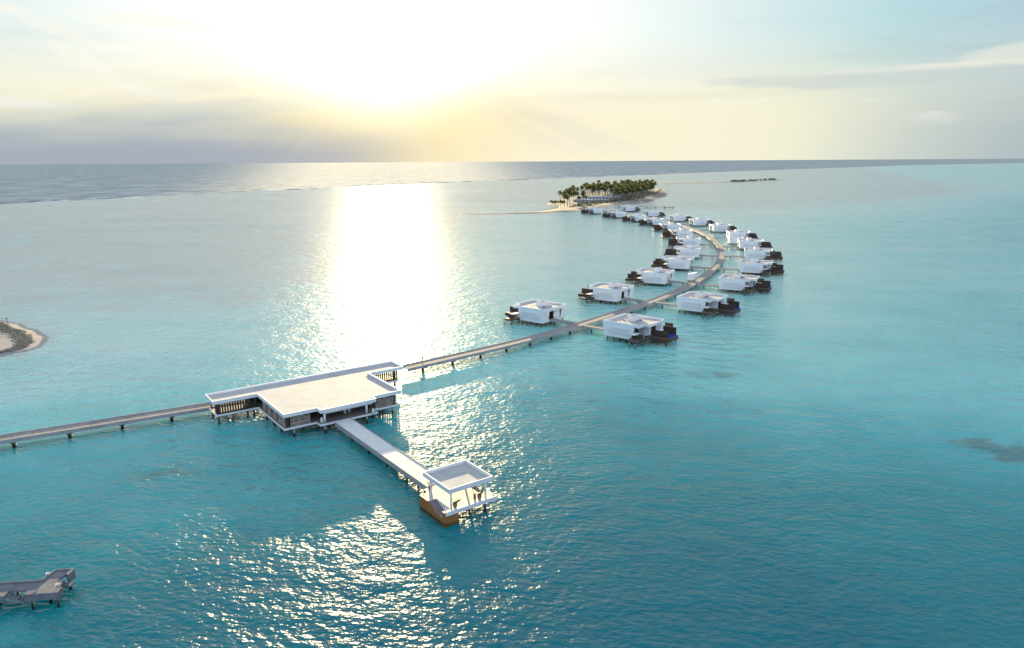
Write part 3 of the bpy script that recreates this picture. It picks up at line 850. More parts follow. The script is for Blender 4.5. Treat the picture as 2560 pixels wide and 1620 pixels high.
for (u, v, lab, s, nl, ln) in ((9.95, -51.15, 'potted palm beside the front left post of the gazebo', 1.0, 9, 0.2), (14.7, -51.05, 'large potted palm beside the front right post of the gazebo', 1.0, 9, 0.1),
                               (9.75, -43.6, 'potted palm beside the back left post of the gazebo', 1.0, 9, 1.5)):
    p = in_pav(u, v); potted((p[0], p[1], ZG + 0.003), lab, s, nl, ln)
p = in_pav(13.95, -50.8)
t = thing('potted_plant', 'small slim pot with reddish leaves next to a bigger pot on the gazebo', 'potted plant', (p[0], p[1], ZG + 0.003))
MB().lathe([(0.14, 0), (0.20, 0.1), (0.25, 0.4), (0.22, 0.7), (0.16, 0.78), (0.19, 0.82), (0.15, 0.8)], n=12).build('pot', M['pot'], t, True)
m = MB()
for i in range(8): leaflet_frond(m, (0, 0, 0.75), i * 0.8, 1.2, 0.55, 0.16, 0.2)
m.build('leaves', M['red_leaf'], t)
for (u, v, lab) in ((7.95, -44.6, 'short dark bollard light at the back left corner of the gazebo deck'), (7.95, -51.5, 'short dark bollard light at the front left corner of the gazebo deck'),
                    (17.2, -51.5, 'short dark bollard light at the front right corner of the gazebo deck'), (17.2, -44.5, 'short dark bollard light at the back right corner of the gazebo deck')):
    p = in_pav(u, v)
    t = thing('bollard_light', lab, 'light', (p[0], p[1], ZG + 0.003), 0, 'bollard lights on the gazebo deck')
    MB().cyl(0, 0, 0, 0.42, 0.055, 8).build('post', M['metal'], t); MB().cyl(0, 0, 0.421, 0.50, 0.075, 8).build('cap', M['rail'], t)

# ------------------------------------------------------------------ walkways
ZW = 2.0
CURVE = [(-29.1, 186.5), (-2.5, 210.6), (12.1, 225.5), (24.7, 240.1), (41, 260.5), (56.2, 280.2), (71.5, 303), (82, 320.8), (99.5, 357), (112, 387), (123, 421), (132.8, 458), (140, 499), (144.5, 540), (146, 575),
         (145, 611), (141, 650), (133.5, 703), (122, 746), (109, 795), (94, 832), (79, 856)]


class Path:
    def __init__(s, pts, n=14):
        s.p = spline(pts, n) if len(pts) > 2 else [Vector(p) for p in pts]
        s.l = [0.0]
        for a, b in zip(s.p, s.p[1:]): s.l.append(s.l[-1] + (b - a).length)
        s.len = s.l[-1]
    def at(s, d_):
        d_ = max(0.0, min(s.len, d_))
        for i in range(len(s.l) - 1):
            if d_ <= s.l[i + 1]:
                t = (d_ - s.l[i]) / (s.l[i + 1] - s.l[i]); return s.p[i].lerp(s.p[i + 1], t)
        return s.p[-1]
    def tan(s, d_): return (s.at(d_ + 0.7) - s.at(d_ - 0.7)).normalized()
    def near(s, p):
        best = min(range(len(s.p)), key=lambda i: (s.p[i] - Vector(p)).length); d_ = s.l[best]
        return d_ + (Vector(p) - s.at(d_)).dot(s.tan(d_))


def strip(m, path, a, b, o0, o1, z0, z1):
    """box along the path from a to b between lateral offsets"""
    P = []
    for z in (z0, z1):
        for (dd, oo) in ((a, o0), (b, o0), (b, o1), (a, o1)):
            c = path.at(dd); t = path.tan(dd); nrm = Vector((-t.y, t.x)); q = c + nrm * oo
            P.append((q.x, q.y, z))
    return m.quad8(P)


def walkway(label, path, w, panel, pile_step, kerb_l, kerb_r, pile_first=5.0, fascia=0.78, ext=0.0):
    t = thing('walkway', label, 'walkway', (*path.at(0), 0.0))
    o0 = path.at(0)
    def fin(m, name, mat):
        m.v = [(x - o0.x, y - o0.y, z) for x, y, z in m.v]; return m.build(name, M[mat], t)
    n = max(1, round(path.len / panel)); st = path.len / n; hw = w / 2
    for i in range(n):
        a, b = i * st, (i + 1) * st - 0.05
        fin(strip(MB(), path, a, b, -hw + 0.19, hw - 0.19, ZW - 0.16, ZW - 0.02), 'deck_panel', 'deck')
        fin(strip(MB(), path, a, b, hw - 0.18, hw, ZW - fascia, ZW + kerb_l), 'fascia_panel', 'concrete')
        fin(strip(MB(), path, a, b, -hw, -hw + 0.18, ZW - fascia, ZW + kerb_r), 'fascia_panel', 'concrete')
    fin(strip(MB(), path, 0, path.len, -hw + 0.3, hw - 0.3, ZW - fascia + 0.1, ZW - 0.17) if len(path.p) == 2 else MB().box(0, 0.01, 0, 0.01, 1.5, 1.51), 'under_slab', 'concrete') if len(path.p) == 2 else None
    d_ = pile_first
    while d_ < path.len - 1:
        c = path.at(d_); tt = path.tan(d_); a = math.atan2(tt.y, tt.x)
        share(CAP, 'pile_cap', t, (c.x - o0.x, c.y - o0.y, ZW - fascia), a)
        share(WPILE, 'pile', t, (c.x - o0.x, c.y - o0.y, 0), a)
        d_ += pile_step
    return t


CAP = MB().box(-0.55, 0.55, -1.35, 1.35, -0.32, -0.005).mesh('pile_cap', M['pile'])
WPILE = MB().cyl(0, 0, -2.7, ZW - 0.78 - 0.325, 0.38, 10).mesh('pile', M['pile'], True)
main = Path(CURVE)
walkway('long concrete walkway curving from the pavilion between the two rows of villas', main, 3.6, 6.0, 10.3, 0.16, 0.03, 6.0)
_d = Vector((-103.2, 137.1)) - Vector((-69.7, 156.3)); _d.normalize()
left = Path([Vector((-69.7, 156.3)) + _d * -8.0, Vector((-69.7, 156.3)) + _d * 75.0])
walkway('straight concrete walkway running left from the pavilion out of the frame', left, 3.4, 3.4, 9.8, 0.03, 0.22, 15.5)

# ------------------------------------------------------------------ villas
FZ = 2.05


def lean(x, z): return x + 0.45 - 0.62 * (z - 1.4) / 4.7


def villa(sg):
    """sg=+1: camera side wall at y=0 and the house spreads to +y; -1: mirrored.  x runs from the walkway out to sea"""
    t = thing('villa', 'x', 'villa')
    Y = lambda y: y * sg
    def B(name, boxes, mat, parent=t):
        m = MB()
        for b in boxes: m.box(b[0], b[1], Y(b[2]), Y(b[3]), b[4], b[5])
        return m.build(name, M[mat], parent)
    W = 13.7
    # flank walls with their outward tail
    prof = [(lean(0, 1.2), 1.2), (10.4, 1.2), (13.0, 1.95), (13.0, 3.05), (11.1, 3.45), (11.4, 4.7), (10.7, 6.1), (lean(0, 6.1), 6.1)]
    for nm, y0, y1 in (('flank_wall', 0, 0.28), ('flank_wall', W - 0.28, W)):
        m = MB().profile(prof, min(Y(y0), Y(y1)), max(Y(y0), Y(y1)))
        wl = m.build(nm, M['white'], t)
        ys = -0.32 if y0 == 0 else W
        for z in (2.55, 3.15, 3.75, 4.35):
            m = MB(); xa, xb = 2.4, 9.6; ya, yb = Y(ys), Y(ys + 0.318)
            if ya > yb: ya, yb = yb, ya
            yo = ya if (sg > 0) == (y0 == 0) else yb; yi = yb if yo == ya else ya
            m.quad8([(xa, yo, z - 0.08), (xb, yo, z - 0.08), (xb, yi, z - 0.18), (xa, yi, z - 0.18), (xa, yo, z), (xb, yo, z), (xb, yi, z), (xa, yi, z)])
            m.build('ledge', M['white'], wl)
    # entrance front
    def leanbox(y0, y1, z0, z1, dpt=0.3):
        ya, yb = sorted((Y(y0), Y(y1)))
        return MB().quad8([(lean(0, z0), ya, z0), (lean(0, z0) + dpt, ya, z0), (lean(0, z0) + dpt, yb, z0), (lean(0, z0), yb, z0), (lean(0, z1), ya, z1), (lean(0, z1) + dpt, ya, z1), (lean(0, z1) + dpt, yb, z1), (lean(0, z1), yb, z1)])
    leanbox(0.282, 3.3, 1.2, 6.1).build('entrance_wall', M['white'], t)
    leanbox(10.6, W - 0.282, 1.2, 6.1).build('entrance_wall', M['white'], t)
    leanbox(3.302, 10.598, 4.95, 6.1).build('entrance_wall', M['white'], t)
    leanbox(3.302, 10.598, 1.2, FZ - 0.02).build('entrance_wall', M['white'], t)
    B('recessed_wall', [(0.85, 1.1, 6.9, 10.6, FZ, 4.94), (2.6, 2.8, 3.32, 6.9, FZ, 4.94)], 'white')
    B('porch_floor', [(0.5, 2.59, 3.32, 6.88, FZ - 0.018, FZ + 0.03)], 'dark_wood')
    dr = B('door', [(0.95, 2.55, 6.72, 6.88, FZ + 0.032, 4.7)], 'dark_wood')
    B('door', [(2.52, 2.595, 3.5, 4.5, FZ + 0.032, 4.3)], 'dark_wood')
    ml = MB(); ml.tube([(2.57, Y(5.4), FZ + 1.0), (2.585, Y(5.4), FZ + 1.0)], 0.34, 12); ml.build('round_mirror', M['glass'], t)
    B('wall_lamp', [(0.78, 0.846, 7.3, 7.5, 3.9, 4.3)], 'metal')
    # floor, sea front
    B('floor', [(0.6, 10.3, 0.3, W - 0.3, 1.42, FZ - 0.02), (10.302, 13.7, 5.3, 13.0, 1.42, FZ - 0.02)], 'concrete')
    B('dark_floor_beam', [(1.2, 12.8, 1.2, 1.9, 0.75, 1.415), (1.2, 12.8, 4.6, 5.3, 0.75, 1.415), (1.2, 12.8, 8.6, 9.3, 0.75, 1.415), (1.2, 12.8, 12.0, 12.6, 0.75, 1.415)], 'pile')  # dark beams added to deepen the shade under the villa
    B('terrace_wall', [(10.1, 10.35, 0.3, 1.0, FZ, 5.25), (10.1, 10.35, 0.998, 4.9, 4.75, 5.25), (10.1, 10.35, 4.902, 5.3, FZ, 5.25)], 'white')
    gd = B('glass_door', [(10.15, 10.22, 1.002, 4.9, FZ, 4.748)], 'glass')
    B('door_frame', [(10.1, 10.3, 2.25, 2.35, FZ, 4.747), (10.1, 10.3, 3.55, 3.65, FZ, 4.747)], 'dark_wood', gd)
    B('wing_wall', [(10.352, 13.7, 5.1, 5.3, FZ, 5.25)], 'white')
    B('wing_wall', [(13.45, 13.7, 5.302, 6.6, FZ, 5.25), (13.45, 13.7, 9.8, 12.9, FZ, 5.25), (13.45, 13.7, 6.598, 9.802, 4.75, 5.25)], 'white')
    gd = B('glass_door', [(13.5, 13.57, 6.602, 9.798, FZ, 4.748)], 'glass')
    B('door_frame', [(13.45, 13.65, 8.15, 8.25, FZ, 4.747)], 'dark_wood', gd)
    B('wing_wall', [(10.352, 13.7, 12.902, 13.1, FZ, 5.25)], 'white')
    # roof tray and its canopy
    rp = [(lean(0, 6.1) + 0.02, 0.02), (10.7, 0.02), (13.3, -0.55), (13.3, 3.1), (15.2, 3.1), (15.2, 12.6), (14.0, W), (lean(0, 6.1) + 0.02, W - 0.02)]
    rp = ccw([(x, Y(y)) for x, y in rp])
    rf_ = MB().prism(inset(rp, 0.24), 5.28, 5.62).build('roof', M['roof_villa'], t)
    MB().ring(rp, inset(rp, 0.23), 5.26, 6.12).build('parapet', M['white'], rf_)
    bx = MB()
    for b in ((5.2, 5.32, 6.0, 10.4), (7.7, 7.82, 6.0, 10.4), (5.322, 7.698, 6.0, 6.12), (5.322, 7.698, 10.28, 10.4)): bx.box(b[0], b[1], Y(b[2]), Y(b[3]), 5.622, 7.25)
    rb = bx.build('roof_box', M['white'], rf_)
    ac = MB()
    for k in range(2): ac.box(5.7, 7.3, Y(6.8 + 1.7 * k), Y(7.9 + 1.7 * k), 5.63, 6.6)
    ac.build('cooling_unit', M['rail'], rf_)
    pp = MB()
    pp.tube([(7.84, Y(7.4), 5.75), (9.2, Y(7.2), 5.72), (9.4, Y(4.6), 5.72)], 0.06, 6); pp.tube([(5.1, Y(6.6), 5.75), (3.6, Y(6.2), 5.72), (3.4, Y(4.0), 5.72)], 0.06, 6)
    pp.box(4.3, 4.6, Y(5.2), Y(5.6), 5.622, 5.95); pp.box(8.3, 8.9, Y(8.8), Y(9.3), 5.622, 5.9); pp.box(3.2, 3.5, Y(8.6), Y(8.9), 5.622, 5.9)
    pp.build('roof_pipes', M['metal'], rf_)
    # terrace
    dk = ccw([(x, Y(y)) for x, y in [(10.4, -0.5), (11.8, -3.9), (14.4, -4.6), (15.0, 4.0), (20.6, 4.0), (20.6, 11.6), (17.0, 11.6), (17.0, 17.5), (13.75, 17.5), (13.75, 5.0), (10.36, 5.0)]])
    MB().prism(dk, 1.62, FZ - 0.07).build('terrace', M['deck_wood'], t)
    MB().prism(inset(dk, 0.5), 1.2, 1.615).build('terrace_frame', M['dark_wood'], t)
    B('pool_skirt', [(15.2, 20.7, 3.9, 3.998, 0.85, FZ - 0.07), (20.602, 20.72, 4.0, 11.6, 0.85, FZ - 0.07), (15.2, 20.6, 11.602, 11.7, 0.85, FZ - 0.07)], 'dark_wood')
    def panel(x0, x1, y0, y1, z1, z0=FZ - 0.065):
        ya, yb = sorted((Y(y0), Y(y1)))
        return MB().box(x0, x1, ya, yb, z0, z1).build('timber_screen', M['dark_wood'], t)
    panel(11.6, 14.5, -1.75, -1.6, 3.4); panel(14.35, 14.5, -1.598, 0.3, 3.4)
    panel(14.7, 20.2, 6.1, 6.25, 4.0); panel(15.6, 20.2, 11.0, 11.15, 4.5); panel(13.9, 16.8, 15.4, 15.55, 4.6); panel(16.65, 16.8, 11.5, 15.398, 4.1)
    B('awning', [(14.8, 16.8, 7.0, 9.4, 3.6, 3.68), (11.2, 13.2, -2.7, 1.0, 3.45, 3.52)], 'cushion')
    B('awning_post', [(14.85, 14.93, 7.05, 7.13, FZ - 0.065, 3.595), (16.7, 16.78, 9.3, 9.38, FZ - 0.065, 3.595), (11.25, 11.33, -1.15, -1.07, FZ - 0.065, 3.445)], 'dark_wood')
    pl = B('plunge_pool', [(17.1, 20.9, 6.3, 6.5, 1.25, 2.12), (17.1, 20.9, 10.75, 10.95, 1.25, 2.12), (17.1, 17.3, 6.502, 10.748, 1.25, 2.12), (20.7, 20.9, 6.502, 10.748, 1.25, 2.06)], 'deck_wood')
    B('pool_water', [(17.302, 20.698, 6.502, 10.748, 1.3, 2.03)], 'pool', pl)
    B('daybed', [(12.0, 13.9, 3.3, 4.9, FZ - 0.065, FZ + 0.33)], 'dark_wood')
    B('mattress', [(12.1, 13.8, 3.4, 4.8, FZ + 0.332, FZ + 0.5)], 'cushion')
    for k in range(2):
        B('lounger', [(12.2 + 0.9 * k, 12.8 + 0.9 * k, 0.4, 2.3, FZ - 0.065, FZ + 0.25)], 'cushion')
    ld = MB()
    for oo in (0.0, 0.5): ld.tube([(14.5 + oo * 0.3, Y(-3.7 + oo), 2.6), (15.2 + oo * 0.3, Y(-3.9 + oo), 0.0)], 0.03, 5)
    for k in range(6):
        f_ = k / 6; ld.box(14.6 + 0.6 * f_, 14.66 + 0.6 * f_, Y(-3.75), Y(-3.25), 2.1 - 2.0 * f_, 2.13 - 2.0 * f_)
    ld.build('ladder', M['rail'], t)
    rl = MB(); rl.tube([(11.2, Y(-2.3), 2.9), (13.9, Y(-4.3), 2.1)], 0.03, 5); rl.build('hand_rail', M['rail'], t)
    for x in (1.2, 3.5, 5.8, 8.1, 10.2):
        for y in (0.8, 5.0, 9.0, 12.9): share(VPILE, 'pile', t, (x, Y(y), 0))
    for x, y, pm in ((11.9, -3.4, 1), (14.2, -4.0, 1), (14.5, 0.3, 1), (14.6, 4.4, 1), (17.4, 4.6, 0), (20.1, 4.6, 0), (20.2, 11.0, 0), (17.4, 10.9, 0), (14.4, 17.0, 0), (16.5, 17.0, 0), (13.3, 9.5, 0)):
        share(VPILE2 if pm else VPILE, 'pile', t, (x, Y(y), 0))
    return t


VPILE = MB().cyl(0, 0, -2.7, 1.415, 0.17, 8).mesh('pile', M['pile'], True)
VPILE2 = MB().cyl(0, 0, -2.7, 1.19, 0.15, 8).mesh('pile', M['pale_pile'], True)
proto = {1: villa(1), -1: villa(-1)}
used = {1: False, -1: False}
ORD = ['nearest', 'second', 'third', 'fourth', 'fifth', 'sixth', 'seventh', 'eighth', 'ninth', 'tenth', 'eleventh', 'twelfth']
# entrance corner nearest the camera, at the water: left row and right row from the camera outwards
LEFT = [(10.6, 242.5), (41.7, 280.8), (69.6, 322.2), (91.2, 368), (108.2, 413.9), (122.5, 468.5), (130.8, 524), (135.2, 578), (133.5, 633), (125, 674), (113.5, 722), (97.5, 779)]
RIGHT = [(29.6, 225.3), (62.3, 265.9), (90.2, 309.1), (114.2, 357.1), (132.7, 407), (144.8, 455.6), (155, 511), (159, 568), (157.5, 623), (150.5, 670), (138.5, 728), (128, 808)]


def place(row, pts, sg):
    for i, p_ in enumerate(pts):
        s = main.near(p_); tt = main.tan(s); s += 6.8; tt = main.tan(s)
        out = Vector((-tt.y, tt.x)) if row == 'left' else Vector((tt.y, -tt.x))
        src = proto[sg]
        o = src if not used[sg] else copy_tree(src)
        used[sg] = True
        org = Vector(p_) - out * 0.45
        o.location = (org.x, org.y, 0); o.rotation_euler = (0, 0, math.atan2(out.y, out.x))
        far = ''
        if i == 0: lab = f'white flat-roofed water villa nearest the pavilion, on the {row} side of the curved walkway'
        else: lab = f'white water villa, {ORD[i]} from the pavilion on the {row} side of the walkway{far}'
        tag(o, lab, 'villa', 'white villas on stilts along the walkway')
        # footbridge to the porch
        ya = 5.2
        along = tt
        a = org + along * ya + out * 0.9
        c = main.at(main.near(a)); L = (a - c).dot(out)
        b = thing('footbridge', f'short concrete footbridge to the {ORD[i]} villa from the pavilion on the {row} side', 'bridge', (a.x, a.y, 0), math.atan2(-out.y, -out.x), 'footbridges between walkway and villas')
        LL = L - 1.82
        n = 3
        for k in range(n):
            x0, x1 = 0.02 + LL * k / n, LL * (k + 1) / n - 0.03
            MB().box(x0, x1, -0.95, 0.95, ZW - 0.16, ZW - 0.004).build('deck_panel', M['deck'], b)
        MB().box(0.02, LL, -1.1, -0.955, ZW - 0.72, ZW + 0.04).build('edge_beam', M['concrete'], b)
        MB().box(0.02, LL, 0.955, 1.1, ZW - 0.72, ZW + 0.04).build('edge_beam', M['concrete'], b)
        for x in (1.6, LL - 3.2 if LL > 6 else LL * 0.6):
            share(BCAP, 'pile_cap', b, (x, 0, ZW - 0.72)); share(BP, 'pile', b, (x, 0, 0))


BCAP = MB().box(-0.3, 0.3, -0.9, 0.9, -0.3, -0.005).mesh('pile_cap', M['pile'])
BP = MB().cyl(0, 0, -2.7, ZW - 1.025, 0.24, 8).mesh('pile', M['pile'], True)
place('right', RIGHT, 1)
place('left', LEFT, -1)

# ------------------------------------------------------------------ service huts beside the walkway
def hut(loc, rz, label, wx, wy):
    t = thing('service_hut', label, 'hut', loc, rz)
    MB().box(0.4, wx - 0.4, 0.3, wy - 0.3, 1.5, 4.5).build('wall', M['white'], t)
    rp = [(0, -0.3), (wx, 0), (wx + 0.3, wy), (0, wy)]
    r_ = MB().prism(inset(rp, 0.2), 4.51, 4.75).build('roof', M['roof_villa'], t)
    MB().ring(rp, inset(rp, 0.19), 4.505, 5.3).build('parapet', M['white'], r_)
    MB().quad8([(-0.6, -0.1, 1.5), (-0.4, -0.1, 1.5), (-0.4, 0.2, 1.5), (-0.6, 0.2, 1.5), (-2.0, -0.4, 4.9), (-0.4, -0.4, 4.9), (-0.4, 0.2, 4.9), (-2.0, 0.2, 4.9)]).build('slanted_fin', M['white'], t)
    MB().box(-0.35, wx - 0.2, 0.0, wy, 1.2, 1.497).build('floor', M['concrete'], t)
    MB().box(wx - 0.39, wx - 0.3, wy * 0.3, wy * 0.7, 1.52, 3.8).build('door', M['dark_wood'], t)
    for i in range(8):
        for y in (0.4, wy - 0.4): share(VPILE3, 'pile', t, (0.3 + i * (wx - 0.8) / 7, y, 0))
    return t


VPILE3 = MB().cyl(0, 0, -2.7, 1.195, 0.15, 8).mesh('pile', M['pile'], True)
hut((146.0, 484.0, 0), R(-8), 'small windowless white hut on stilts to the right of the curved walkway', 9.5, 7.0)
s_ = thing('gate_wall', 'freestanding slanted white wall on a brown base beside the walkway', 'wall', (81.0, 327.0, 0), R(-20))
MB().quad8([(0, 0, 2.15), (2.0, 0, 2.15), (2.0, 2.6, 2.15), (0, 2.6, 2.15), (-0.3, 0, 5.0), (3.6, 0, 5.9), (3.6, 2.6, 5.9), (-0.3, 2.6, 5.0)]).build('slanted_panel', M['white'], s_)
MB().box(-0.1, 2.6, -0.6, 3.0, 1.35, 2.145).build('base', M['dark_wood'], s_)
for x in (0.3, 2.2):
    for y in (0.0, 2.4): share(VPILE3, 'pile', s_, (x, y, 0))

# ------------------------------------------------------------------ jetty in the lower left corner
jt = thing('jetty', 'grey concrete landing jetty with steps at the lower left of the picture', 'jetty', (-67.3, 82.3, 0), R(6.5))
ZJ = 2.0
# local frame: x along the front edge, y away from the camera
MB().box(-9.0, 8.0, 1.0, 2.75, ZJ - 0.25, ZJ).build('deck_slab', M['old_concrete'], jt)
MB().box(4.3, 8.3, 0.02, 0.998, ZJ - 0.25, ZJ).build('deck_slab', M['old_concrete'], jt)
MB().box(-9.0, 2.0, 0.02, 0.998, ZJ - 0.25, ZJ).build('deck_slab', M['old_concrete'], jt)
MB().quad8([(5.2, 2.752, ZJ - 0.25), (7.0, 2.752, ZJ - 0.25), (7.8, 5.2, ZJ - 0.25), (5.8, 5.2, ZJ - 0.25), (5.2, 2.752, ZJ), (7.0, 2.752, ZJ), (7.8, 5.2, ZJ), (5.8, 5.2, ZJ)]).build('deck_slab', M['old_concrete'], jt)
MB().box(7.01, 8.6, 2.76, 3.7, 0.9, 1.1).build('landing', M['old_concrete'], jt)
MB().box(4.3, 8.3, -0.15, 0.015, 1.05, ZJ + 0.02).build('flank_wall', M['old_concrete'], jt)
MB().box(-9.0, 2.0, -0.15, 0.015, 1.05, ZJ + 0.02).build('flank_wall', M['old_concrete'], jt)
MB().box(8.305, 8.45, -0.15, 1.2, 1.05, ZJ + 0.02).build('flank_wall', M['old_concrete'], jt)
MB().box(-9.0, 5.3, 2.76, 2.9, 1.05, ZJ + 0.22).build('kerb', M['old_concrete'], jt)
MB().quad8([(5.05, 2.9, 1.05), (5.195, 2.9, 1.05), (5.795, 5.2, 1.05), (5.6, 5.2, 1.05), (5.05, 2.9, ZJ + 0.22), (5.195, 2.9, ZJ + 0.22), (5.795, 5.2, ZJ + 0.22), (5.6, 5.2, ZJ + 0.22)]).build('kerb', M['old_concrete'], jt)
MB().box(5.6, 8.0, 5.205, 5.35, 1.05, ZJ + 0.22).build('kerb', M['old_concrete'], jt)
MB().quad8([(7.55, 4.2, 0.9), (8.0, 3.72, 0.9), (8.15, 5.2, 0.9), (7.805, 5.2, 0.9), (7.55, 4.2, ZJ + 0.2), (8.0, 3.72, ZJ + 0.2), (8.15, 5.2, ZJ + 0.2), (7.805, 5.2, ZJ + 0.2)]).build('flank_wall', M['old_concrete'], jt)
for i in range(4):
    MB().box(2.05 + i * 0.45, 2.5 + i * 0.45, 0.05, 0.98, 1.55 - i * 0.22, 1.75 - i * 0.22).build('step', M['old_concrete'], jt)
MB().box(2.05, 4.28, -0.1, 0.045, 0.8, 1.0).build('step_beam', M['old_concrete'], jt)
for x, y in ((-1.0, 0.4), (4.9, 0.4), (6.5, 1.6), (8.0, 0.5), (7.6, 4.6), (0, 2.2), (5.9, 4.6), (2.3, 2.2)):
    MB().cyl(x, y, -2.7, ZJ - 0.255, 0.17, 10).build('pile', M['pile'], jt, True)


def lamp_cluster(x, y, lab):
    c, s = math.cos(R(6.5)), math.sin(R(6.5))
    t = thing('lamp_cluster', lab, 'light', (-67.3 + x * c - y * s, 82.3 + x * s + y * c, ZJ + 0.02))
    MB().cyl(0, 0, 0, 0.45, 0.05, 8).build('post', M['metal'], t)
    for k in range(3):
        a = 2.09 * k + 0.5
        MB().lathe([(0.01, 0.36), (0.08, 0.39), (0.115, 0.47), (0.08, 0.55), (0.01, 0.58)], 0.2 * math.cos(a), 0.2 * math.sin(a), 10).build('globe', M['lamp'], t, True)
        MB().tube([(0, 0, 0.42), (0.1 * math.cos(a), 0.1 * math.sin(a), 0.46)], 0.02, 5).build('arm', M['metal'], t)


lamp_cluster(5.35, 3.9, 'three white globe lights on a short post at the far edge of the jetty')
lamp_cluster(7.9, 1.0, 'three white globe lights on a short post at the near right corner of the jetty')

# ------------------------------------------------------------------ person, bird, post
def skinned(name, verts, edges, radii, mat, parent=None, sub=1):
    me = bpy.data.meshes.new(name); me.from_pydata(verts, edges, []); me.materials.append(mat)
    o = bpy.data.objects.new(name, me); col.objects.link(o)
    o.modifiers.new('skin', 'SKIN'); sb = o.modifiers.new('sub', 'SUBSURF'); sb.levels = sub; sb.render_levels = sub
    for i, r_ in enumerate(radii):
        r_ = r_ if hasattr(r_, '__len__') else (r_, r_)
        me.skin_vertices[0].data[i].radius = r_
    me.skin_vertices[0].data[0].use_root = True
    dg = bpy.context.evaluated_depsgraph_get(); ev = o.evaluated_get(dg)
    nm = bpy.data.meshes.new_from_object(ev); o.modifiers.clear(); o.data = nm
    for p_ in nm.polygons: p_.use_smooth = True
    if parent: o.parent = parent
    return o


def person(loc, rz, label, cloth='shirt', stride=0.30):
    t = thing('person', label, 'person', loc, rz)     # faces local +x
    s = stride
    V = [(0, 0, 0.95), (0.02, 0, 1.18), (0.03, 0, 1.40), (0.04, 0, 1.50), (0.06, 0, 1.66),
         (0, 0.10, 0.90), (s * 0.6, 0.10, 0.52), (s, 0.10, 0.08), (s + 0.17, 0.10, 0.04),
         (0, -0.10, 0.90), (-s * 0.15, -0.10, 0.50), (-s, -0.10, 0.10), (-s + 0.15, -0.10, 0.04),
         (0.02, 0.20, 1.40), (-0.10, 0.25, 1.12), (0.02, 0.26, 0.88), (0.05, 0.26, 0.79),
         (0.02, -0.20, 1.40), (0.12, -0.25, 1.13), (0.30, -0.24, 0.94), (0.37, -0.23, 0.88)]
    E = [(0, 1), (1, 2), (2, 3), (3, 4), (0, 5), (5, 6), (6, 7), (7, 8), (0, 9), (9, 10), (10, 11), (11, 12), (2, 13), (13, 14), (14, 15), (15, 16), (2, 17), (17, 18), (18, 19), (19, 20)]
    Rr = [(0.13, 0.11), (0.13, 0.10), (0.15, 0.11), 0.055, (0.085, 0.105), 0.085, 0.06, 0.04, 0.035, 0.085, 0.06, 0.04, 0.035, 0.06, 0.045, 0.032, 0.03, 0.06, 0.045, 0.032, 0.03]
    skinned('body', V, E, Rr, M['skin'], t)
    skinned('shirt', [(0.01, 0, 1.0), (0.02, 0, 1.2), (0.03, 0, 1.42), (0.02, 0.2, 1.40), (-0.06, 0.24, 1.2), (0.02, -0.2, 1.40), (0.09, -0.24, 1.22)], [(0, 1), (1, 2), (2, 3), (3, 4), (2, 5), (5, 6)],
            [(0.155, 0.135), (0.155, 0.13), (0.17, 0.13), 0.08, 0.065, 0.08, 0.065], M[cloth], t)
    skinned('shorts', [(0, 0, 1.0), (0, 0.10, 0.88), (s * 0.55, 0.10, 0.58), (0, -0.10, 0.88), (-s * 0.13, -0.10, 0.56)], [(0, 1), (1, 2), (0, 3), (3, 4)], [(0.15, 0.13), 0.11, 0.095, 0.11, 0.095], M['shorts'], t)
    skinned('hair', [(0.03, 0, 1.70), (0.05, 0, 1.76)], [(0, 1)], [0.10, 0.075], M['hair'], t)
    return t


tt0 = main.tan(7.5)
person((-24.8, 192.1, ZW - 0.018), math.atan2(-tt0.y, -tt0.x), 'person in red top and dark shorts walking on the walkway beyond the pavilion')
p_ = main.at(main.len - 6); person((p_.x, p_.y, ZW - 0.018), 1.2, 'person in dark clothes at the island end of the walkway, left of two', 'shorts', 0.05)
person((p_.x + 1.2, p_.y - 0.3, ZW - 0.018), 2.0, 'person in dark clothes at the island end of the walkway, right of two', 'shorts', 0.05)

bd = thing('seabird', 'white seabird with grey wings flying low over the water near the lower left jetty', 'bird', (-49.5, 99.2, 0.8), R(200))
skinned('body', [(-0.22, 0, 0.02), (-0.08, 0, 0), (0.10, 0, 0.01), (0.22, 0, 0.06), (0.30, 0, 0.08), (-0.40, 0, 0.02)], [(0, 1), (1, 2), (2, 3), (3, 4), (0, 5)], [0.06, 0.10, 0.09, 0.06, 0.05, (0.06, 0.015)], M['bird'], bd, 2)
MB().tube([(0.33, 0, 0.08), (0.43, 0, 0.06)], [0.02, 0.004], 6).build('beak', M['clad'], bd)
for sgn in (-1, 1):
    m = MB(); m.v = [(0.10, 0.07 * sgn, 0.04), (-0.12, 0.07 * sgn, 0.03), (0.14, 0.38 * sgn, 0.20), (-0.10, 0.38 * sgn, 0.17), (-0.02, 0.80 * sgn, 0.14), (-0.12, 0.74 * sgn, 0.12)]
    m.v += [(x, y, z - 0.018) for x, y, z in m.v]
    m.f = [(0, 1, 3, 2), (2, 3, 5, 4), (6, 8, 9, 7), (8, 10, 11, 9), (0, 2, 8, 6), (2, 4, 10, 8), (1, 7, 9, 3), (3, 9, 11, 5), (4, 5, 11, 10), (0, 6, 7, 1)]
    m.build('wing', M['bird_wing'], bd)
t = thing('marker_post', 'thin leaning wooden marker post at the edge of the near sand bank', 'post', (-179.5, 250.5, 0))
MB().tube([(0, 0, -0.2), (-0.35, 0, 2.2)], [0.13, 0.10], 8).build('pole', M['trunk'], t)
MB().box(-0.75, -0.05, -0.05, 0.05, 2.2, 2.7).build('board', M['deck'], t)

